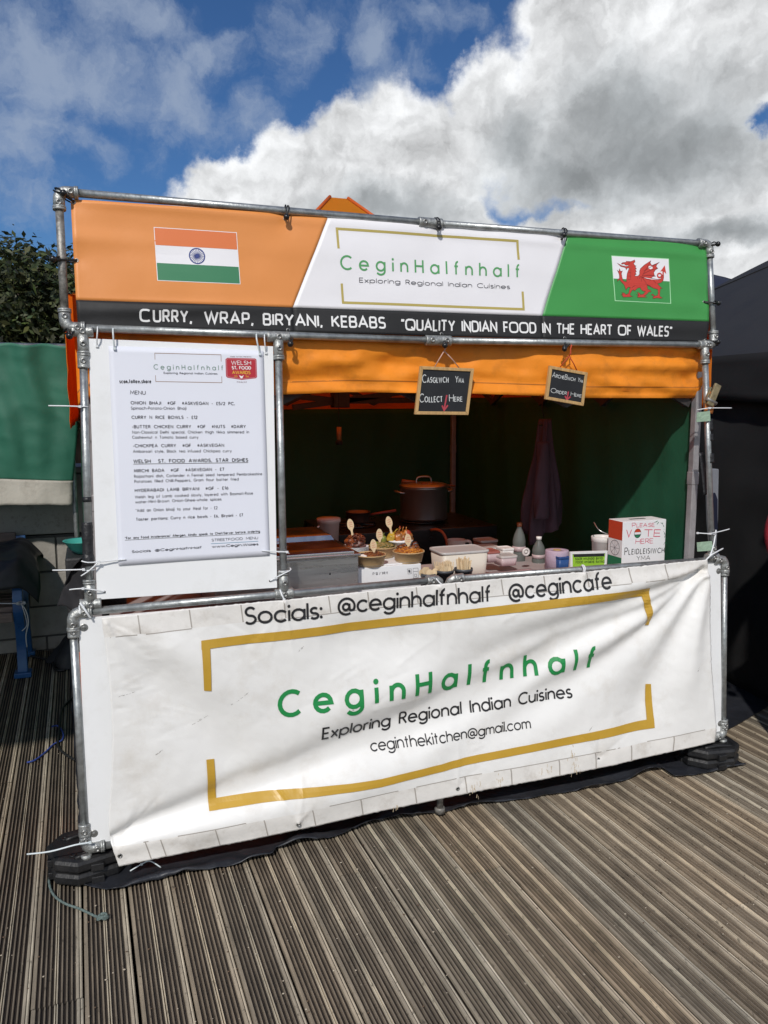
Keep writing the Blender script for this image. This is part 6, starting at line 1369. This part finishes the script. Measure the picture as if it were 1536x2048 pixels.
def bench():
    blue=mat('blue_painted_iron',(.018,.085,.235),.32,var=.15,vscale=20,coat=.3,dirt=(.05,.05,.05),dirt_amt=.5,dirt_scale=20); sl=mat('grey_brown_slat',(.17,.125,.105),.6,var=.25,vscale=10,stretch=(1,10,10))
    b=ground(47,1353,.0); X=b.x; Y=b.y; root=thing('park_bench',(X-.8,Y,0),'park bench with blue iron ends and brown slats against the wall','bench')
    for x in (X,X-1.7):
        w=.029; mb=MB()
        def band(P,t):
            P=smooth_path([(x,y,z) for y,z in P],6); n=len(P); A=[];B=[]
            for i,p in enumerate(P):
                d=(P[min(i+1,n-1)]-P[max(i-1,0)]).normalized(); nn=Vector((0,-d.z,d.y)); A.append(p+nn*t/2); B.append(p-nn*t/2)
            vs=[]; 
            for a,q in zip(A,B): vs+=[a+Vector((-w,0,0)),a+Vector((w,0,0)),q+Vector((w,0,0)),q+Vector((-w,0,0))]
            mb.add(vs,[(i*4+k,i*4+(k+1)%4,(i+1)*4+(k+1)%4,(i+1)*4+k) for i in range(n-1) for k in range(4)]+[(0,1,2,3),(4*n-4,4*n-3,4*n-2,4*n-1)])
        band([(Y,.03),(Y+.02,.20),(Y-.005,.34),(Y-.03,.43)],.05); band([(Y-.03,.36),(Y-.055,.45),(Y-.03,.565),(Y+.05,.60),(Y+.34,.60)],.05); band([(Y-.03,.40),(Y+.36,.38)],.045); band([(Y+.44,.03),(Y+.38,.25),(Y+.37,.42),(Y+.45,.82)],.045)
        mb.box((x-.05,Y-.05,.0045),(x+.05,Y+.05,.035)); mb.box((x-.045,Y+.40,.0045),(x+.045,Y+.49,.035)); mb.build('bench_end',blue,root,bevel=.005)
    for k in range(5):
        y=Y-.045+.085*k; mb=MB(); mb.box((X-1.72,y,.425),(X-.03,y+.066,.46)); mb.build('seat_slat',sl,root,bevel=.006)
    mb=MB(); mb.box((X-1.72,Y-.078,.37),(X-.03,Y-.056,.43)); mb.build('seat_slat',sl,root,bevel=.005)
    for k in range(3):
        y=Y+.375+.03*k; z=.54+.11*k; mb=MB(); mb.box((X-1.72,y,z),(X-.03,y+.03,z+.085)); mb.build('back_slat',sl,root,bevel=.006)
    # black cover thrown over the bench
    def fn(u,v):
        x=lerp(X-1.6,X+.115+.015*sin(v*9),u); t=v; P=polyl([(Y-.10,.575),(Y-.09,.66),(Y-.04,.755),(Y+.1,.80),(Y+.35,.80),(Y+.5,.74)],t)
        e=max(0,(u-.93)/.07); z=P.y-.10*e*e*(1)+.03*noise.noise(Vector((x*4,t*4,1)))+.015*noise.noise(Vector((x*12,t*9,5))); y=P.x+.05*e+.03*noise.noise(Vector((x*5,t*5,9)))
        return Vector((x,y,z))
    mb=MB(); mb.grid(fn,120,40); o=mb.build('black_cover',mat('black_nylon_cover',(.016,.016,.018),.5,var=.3,vscale=8,bump=.3,bscale=20),None,solid=.004); tag(o,'black nylon cover heaped over the arm of the blue bench','cover')
    mb=MB(); st=at(44,1206,Y-.11); n=at(42,1206,Y-.11)
    mb.tube(smooth_path([at(-40,1206,Y-.10),at(20,1207,Y-.10),at(50,1206,Y-.105)],4),.0035,7)
    for k in range(3): mb.tube([n+Vector((.016*cos(a+k)*(1+.3*k),-.006,.010*sin(a*1.0+k))) for a in [2*pi*j/12 for j in range(13)]],.0035,7)
    mb.tube(smooth_path([n,at(52,1222,Y-.11),at(57,1245,Y-.11),at(52,1270,Y-.11),at(54,1294,Y-.10)],5),.0034,7); mb.tube(smooth_path([n,at(50,1230,Y-.112),at(54,1250,Y-.112),at(44,1262,Y-.10)],5),.0028,7)
    tag(mb.build('white_string',mat('white_twine',(.52,.52,.52),.8)),'white string knotted round the blue bench end with loose tails','string')
bench()

# ------------------------------------------------------------------ trees and a house beyond the wall
def leaf_mat(name,col,var):
    m=bpy.data.materials.new(name); m.use_nodes=True; nt=m.node_tree; nd=nt.nodes; lk=nt.links; b=nd['Principled BSDF']; b.inputs['Roughness'].default_value=.5
    a=nd.new('ShaderNodeAttribute'); a.attribute_name='tone'; mx=nd.new('ShaderNodeMixRGB'); mx.blend_type='MULTIPLY'; mx.inputs[0].default_value=1; mx.inputs[1].default_value=(*col,1); lk.new(a.outputs['Color'],mx.inputs[2]); lk.new(mx.outputs[0],b.inputs['Base Color'])
    t=nd.new('ShaderNodeBsdfTranslucent'); lk.new(mx.outputs[0],t.inputs[0]); s=nd.new('ShaderNodeMixShader'); s.inputs[0].default_value=.22; lk.new(b.outputs[0],s.inputs[1]); lk.new(t.outputs[0],s.inputs[2]); lk.new(s.outputs[0],nd['Material Output'].inputs[0]); return m
leafm=leaf_mat('dark_leaf',(.055,.075,.032),.3); bark=mat('bark',(.09,.07,.05),.9,var=.3,vscale=14,bump=.5)
def tree(c,rx,ry,rz,nclump,seed,label,size=.042):
    rn=random.Random(seed); root=thing('leafy_tree',(c[0],c[1],0),label,'tree','trees beyond the wall'); c=Vector(c)
    mb=MB(); mb.tube(smooth_path([(c.x,c.y,0),(c.x+.05,c.y,.8),(c.x-.05,c.y+.05,c.z*.6),(c.x,c.y,c.z)],4),[.13-.006*i for i in range(13)],10); tk=mb.build('trunk',bark,root)
    cl=[]
    for k in range(nclump):
        d=Vector((rn.gauss(0,1),rn.gauss(0,1),rn.gauss(0,1))).normalized(); r=rn.uniform(.45,1.0)**.6; p=Vector((d.x*rx*r,d.y*ry*r,d.z*rz*r)); p*=1+.22*noise.noise(d*2.3+Vector((seed,0,0))); cl.append((c+p,rn.uniform(.16,.34),rn.uniform(.5,1.5)))
    mb=MB()
    for p,_,_ in cl[::9]: mb.tube([(c.x,c.y,c.z-.6*rz),c.lerp(p,.5)+Vector((0,0,.05)),p],[.04,.025,.008],6)
    mb.build('limbs',bark,root)
    vs=[];fs=[];tone=[]
    for p,r,t in cl:
        for q in range(95):
            d=Vector((rn.gauss(0,1),rn.gauss(0,1),rn.gauss(0,.8))).normalized(); o=p+d*r*rn.uniform(.4,1.05); L=size*rn.uniform(.7,1.5); w=L*.42
            ax=Vector((rn.gauss(0,1),rn.gauss(0,1),rn.gauss(-.3,.6))).normalized(); n=(d+Vector((rn.gauss(0,.5),rn.gauss(0,.5),.6+rn.gauss(0,.4)))).normalized(); ax=(ax-n*ax.dot(n)).normalized(); s=n.cross(ax); k=len(vs)
            vs+=[o-ax*L,o+s*w-ax*L*.1,o+ax*L,o-s*w-ax*L*.1]; fs.append((k,k+1,k+2,k+3)); g=t*rn.uniform(.6,1.45); tone.append((g*rn.uniform(.85,1.35),g,g*rn.uniform(.6,1.0)))
    org=wloc(root); me=bpy.data.meshes.new('crown'); me.from_pydata([v-org for v in vs],[],fs); me.materials.append(leafm); ca=me.color_attributes.new('tone','FLOAT_COLOR','CORNER'); fl=[]
    for t in tone: fl+=[t[0],t[1],t[2],1]*4
    ca.data.foreach_set('color',fl); me.update(); o=bpy.data.objects.new('crown',me); COL.objects.link(o); o.parent=root
tree((-1.75,6.6,2.35),1.75,1.4,1.42,300,1,'dense dark green tree rising above the green cloth at the left edge')
tree((-.05,6.9,2.25),1.0,1.0,1.02,170,4,'smaller dark green tree partly hidden behind the left end of the sign')
def house():
    y=15; a=at(60,492,y); x0=a.x-1.5; x1=a.x+7; z=a.z; root=thing('distant_house',((x0+x1)/2,y+3,0),'distant brown roofed house glimpsed between the tree and the sign','house')
    mb=MB(); mb.box((x0+.3,y+.3,-.1),(x1-.3,y+6,z-.9)); mb.build('wall',mat('house_render',(.36,.33,.29),.8,var=.1,vscale=2),root)
    mb=MB(); mb.add([(x0,y,z-.95),(x1,y,z-.95),(x1,y+3.1,z+.0),(x0,y+3.1,z+.0),(x0,y+6.3,z-.95),(x1,y+6.3,z-.95)],[(0,1,2,3),(3,2,5,4)]); mb.build('roof',mat('brown_roof_tile',(.13,.095,.075),.8,var=.25,vscale=6,stretch=(1,6,1)),root,solid=.12)
    for k in range(3):
        x=lerp(x0+1.2,x1-1.6,k/2); mb=MB(); mb.box((x,y+.26,1.2),(x+1,y+.31,2.4)); f=mb.build('window',plastic_w,root); mb=MB(); mb.box((x+.07,y+.25,1.27),(x+.93,y+.257,2.33)); mb.build('pane',mat('window_glass',(.03,.04,.05),.08),f)
house()

# ------------------------------------------------------------------ right: black tents
blk_roof=mat('sunlit_black_roof_cloth',(.022,.022,.024),.7,var=.15,vscale=3,bump=.2,bscale=9); blk_cloth=mat('black_tent_cloth',(.007,.007,.008),.85,var=.25,vscale=3,bump=.3,bscale=9); navy=mat('navy_tent_cloth',(.010,.013,.032),.6,var=.2,vscale=3,bump=.2,bscale=9)  # roof copy of the black cloth is lighter, sunlit tone put into its colour
def tent(c,half,rot,eave,peak,val,label,m,name='black_gazebo',bulge=.10,base_z=.012,walls=True,roof=None):
    root=thing(name,(c[0],c[1],0),label,'gazebo'); R=Matrix.Rotation(rot,3,'Z'); C=Vector((c[0],c[1],0))
    K=[C+R@Vector((sx*half,sy*half,0)) for sx,sy in ((-1,-1),(1,-1),(1,1),(-1,1))]
    P=C+Vector((0,0,peak))
    for i in range(4):
        a=K[i]+Vector((0,0,eave)); b=K[(i+1)%4]+Vector((0,0,eave)); out=((a+b)/2-C); out.z=0; out=out.normalized()
        def fn(u,v):
            p=a.lerp(b,u).lerp(P+(a.lerp(b,u)-P)*.02,v); p.z+=bulge*sin(pi*v)*.6; return p
        mb=MB(); mb.grid(fn,20,16); rf=mb.build('roof',roof or m,root); q=MB(); q.tube([fn(k/10,.45+.25*sin(pi*k/10))+out*.004 for k in range(11)],.005,6); q.build('seam',m,rf)
        def fv(u,v):
            p=a.lerp(b,u)+out*.012; p.z=lerp(eave+.01,val,v)+.006*sin(u*22)*v; return p+out*(.02*noise.noise(Vector((u*6,v*2,i)))+.012*v)
        mb=MB(); mb.grid(fv,40,6); mb.build('valance',m,root,solid=.001)
        def fw(u,v):
            p=a.lerp(b,u)-out*.03; p.z=lerp(eave-.02,base_z,v); return p+out*(.035*noise.noise(Vector((u*7,v*3,i+3)))+.02*noise.noise(Vector((u*16+v*6,v*9,i)))+.03*v)
        if walls: mb=MB(); mb.grid(fw,70,30); mb.build('side_wall',m,root,solid=.001)
        q=K[i]*.985+C*.015; mb=MB(); mb.box((q.x-.02,q.y-.02,.005),(q.x+.02,q.y+.02,eave)); mb.build('leg',blk_en,root)
    return root
tent((5.2,1.25),1.5,atan2(.78,-.625)+pi/4+pi/2,1.95,3.0,1.69,'big black gazebo with closed sides to the right of the stall',blk_cloth,roof=blk_roof)
tent((7.4,7.2),2.0,.25,2.55,3.42,2.3,'navy gazebo with a rounded roof behind the black gazebo',navy,'navy_gazebo',.75)
def side_mat():
    F=[ground(px,py,.006) for px,py in ((1440,1512),(1452,1462),(1480,1447),(1528,1418),(1600,1380),(1560,1250),(1430,1260))]
    mb=MB(); mb.poly([Vector((p.x,p.y,.009)) for p in F]); o=mb.build('dark_floor_mat',tarp_m,None,solid=.003); tag(o,'flat black mat on the deck between the stall and the black gazebo','mat')
side_mat()
def green_grey_bag():
    y=.42; S=Surf(lambda x,z:y); q=[S.xz(*p) for p in ((1417,937),(1438,938),(1437,990),(1435,1040),(1432,1105),(1426,1105),(1421,1040))]; mb=MB(); mb.prism([(p.x,p.y) for p in q],lambda a,b,d:(a,y+d+.01*noise.noise(Vector((a*20,b*9,1))),b),.03); o=mb.build('grey_bag',mat('grey_nylon',(.20,.21,.24),.6,var=.1,vscale=12),None,bevel=.004); tag(o,'pale grey cloth bag hanging behind the right post','bag')
    q=[S.xz(*p) for p in ((1423,988),(1427,985),(1432,998),(1432,1060),(1424,1060))]; mb=MB(); mb.prism([(p.x,p.y) for p in q],lambda a,b,d:(a,y-.012+d,b),.008); mb.build('dark_pocket',navy,o)
green_grey_bag()

# ------------------------------------------------------------------ person at the right edge of the photo
def person():
    f=ground(1630,1500,.0); X,Y=f.x,f.y; root=thing('person',(X,Y,0),'person in red jacket and dark trousers standing at the right edge by the black gazebo','person')
    sc=.93; rot=Matrix.Rotation(radians(-30),3,'Z')
    def W(x,y,z): return Vector((X,Y,0))+rot@Vector((x,y,z))*sc
    def skin(name,pts,edges,rad,m,rootv=0):
        me=bpy.data.meshes.new(name); me.from_pydata([W(*p)-wloc(root) for p in pts],edges,[]); o=bpy.data.objects.new(name,me); COL.objects.link(o); o.parent=root
        md=o.modifiers.new('skin','SKIN'); 
        for i,r in enumerate(rad): me.skin_vertices[0].data[i].radius=(r*sc,r*sc) if not isinstance(r,tuple) else (r[0]*sc,r[1]*sc)
        me.skin_vertices[0].data[rootv].use_root=True
        s=o.modifiers.new('sub','SUBSURF'); s.levels=2; s.render_levels=2; me.materials.append(m); 
        for p in me.polygons: p.use_smooth=True
        md.use_smooth_shade=True; return o
    skinm=mat('skin',(.42,.25,.18),.5); red=mat('red_jacket',(.33,.018,.030),.65,var=.15,vscale=14,bump=.2); trou=mat('dark_trousers',(.030,.032,.042),.8,var=.2,vscale=14,bump=.2)
    body=[(0,0,.92),(0,0,1.10),(0,.01,1.30),(0,.01,1.43),(0,0,1.52),(0,-.01,1.62),(0,-.02,1.72)]
    e=[(0,1),(1,2),(2,3),(3,4),(4,5),(5,6)]; r=[.12,.12,.13,.10,.055,.085,.075]; pts=list(body)
    for s in (-1,1):
        n=len(pts); pts+=[(s*.17,.01,1.40),(s*.26,.0,1.16),(s*.24,-.16,.98),(s*.235,-.21,.965)]; e+=[(3,n),(n,n+1),(n+1,n+2),(n+2,n+3)]; r+=[.062,.047,.038,.032]
        n=len(pts); pts+=[(s*.09,0,.86),(s*.11,-.01,.48),(s*.12,.02,.09),(s*.13,-.13,.04)]; e+=[(0,n),(n,n+1),(n+1,n+2),(n+2,n+3)]; r+=[.09,.065,.045,.035]
    skin('body',pts,e,r,skinm)
    # hands
    for s in (-1,1):
        for k in range(4): skin('finger',[(s*(.215+.014*k),-.235,.962),(s*(.212+.015*k),-.275-.006*(k in (1,2)),.950),(s*(.21+.015*k),-.300-.008*(k in (1,2)),.925)],[(0,1),(1,2)],[.0095,.009,.007],skinm)
        skin('thumb',[(s*.20,-.205,.965),(s*.185,-.235,.955),(s*.188,-.262,.945)],[(0,1),(1,2)],[.011,.010,.008],skinm)
    jp=[(0,0,.88),(0,0,1.08),(0,.01,1.30),(0,.01,1.44)]; je=[(0,1),(1,2),(2,3)]; jr=[.165,.158,.165,.115]
    for s in (-1,1): n=len(jp); jp+=[(s*.17,.01,1.40),(s*.265,.0,1.15),(s*.245,-.15,.985)]; je+=[(3,n),(n,n+1),(n+1,n+2)]; jr+=[.08,.072,.058]
    skin('jacket',jp,je,jr,red)
    tp=[(0,0,.94)]; te=[]; tr=[.15]
    for s in (-1,1): n=len(tp); tp+=[(s*.095,0,.84),(s*.112,-.01,.48),(s*.122,.02,.10)]; te+=[(0,n),(n,n+1),(n+1,n+2)]; tr+=[.105,.085,.068]
    skin('trousers',tp,te,tr,trou)
    for s in (-1,1): skin('shoe',[(s*.122,.05,.05),(s*.126,-.04,.05),(s*.134,-.17,.04)],[(0,1),(1,2)],[.048,.05,.038],bung)
    mb=MB(); mb.ball(W(0,.005,1.70),.108*sc,0,24,16,(.93,1.05,1.05),.2); mb.v=[v if (v-W(0,-.10,1.62)).length>.085 else v+(W(0,.1,1.75)-v)*.35 for v in mb.v]; mb.build('hair',mat('dark_hair',(.03,.02,.015),.6),root)
    for s in (-1,1): mb=MB(); mb.ball(W(s*.033,-.085,1.655),.011*sc,0,10,8); mb.build('eye',mat('eye_white',(.6,.6,.6),.3),root)
    mb=MB(); mb.ball(W(0,-.105,1.62),.017*sc,0,10,8,(.8,1.1,1.3)); mb.build('nose',skinm,root); mb=MB(); mb.ball(W(0,-.092,1.575),.022*sc,0,10,8,(1.2,.4,.35)); mb.build('mouth',mat('lips',(.35,.13,.12),.5),root)
person()

def parasol():  # unseen object, added to shade the wall, bench and left deck
    c=Vector((-2.45,.85,0)); h=1.36; root=thing('shade_parasol',c,'big square green market parasol just beyond the left edge of the photo','parasol')
    mb=MB(); K=[c+Vector((sx*h,sy*h,2.12)) for sx,sy in ((-1,-1),(1,-1),(1,1),(-1,1))]; P=c+Vector((0,0,2.75))
    for i in range(4): mb.grid(lambda u,v: K[i].lerp(K[(i+1)%4],u).lerp(P,v)-Vector((0,0,.06*sin(pi*v)*sin(pi*u))),12,10)
    mb.build('canopy',nb_green,root,solid=.001)
    mb=MB()
    for i in range(4): mb.grid(lambda u,v: K[i].lerp(K[(i+1)%4],u)-Vector((0,0,.22*v+.01*sin(u*30)*v)),30,3)
    mb.build('valance',nb_green,root,solid=.001)
    mb=MB(); mb.tube([c+Vector((0,0,.06)),c+Vector((0,0,2.78))],.024,14); mb.build('pole',galv,root)
    mb=MB(); mb.lathe([(.26,0),(.26,.05),(.06,.07),(.04,.2),(.03,.2)],c+Vector((0,0,.006)),24); mb.build('base',rubber,root)
    for k in range(4): mb=MB(); mb.tube([c+Vector((0,0,1.9)),K[k]-Vector((0,0,.02))],.010,8); mb.build('rib',galv,root)
parasol()
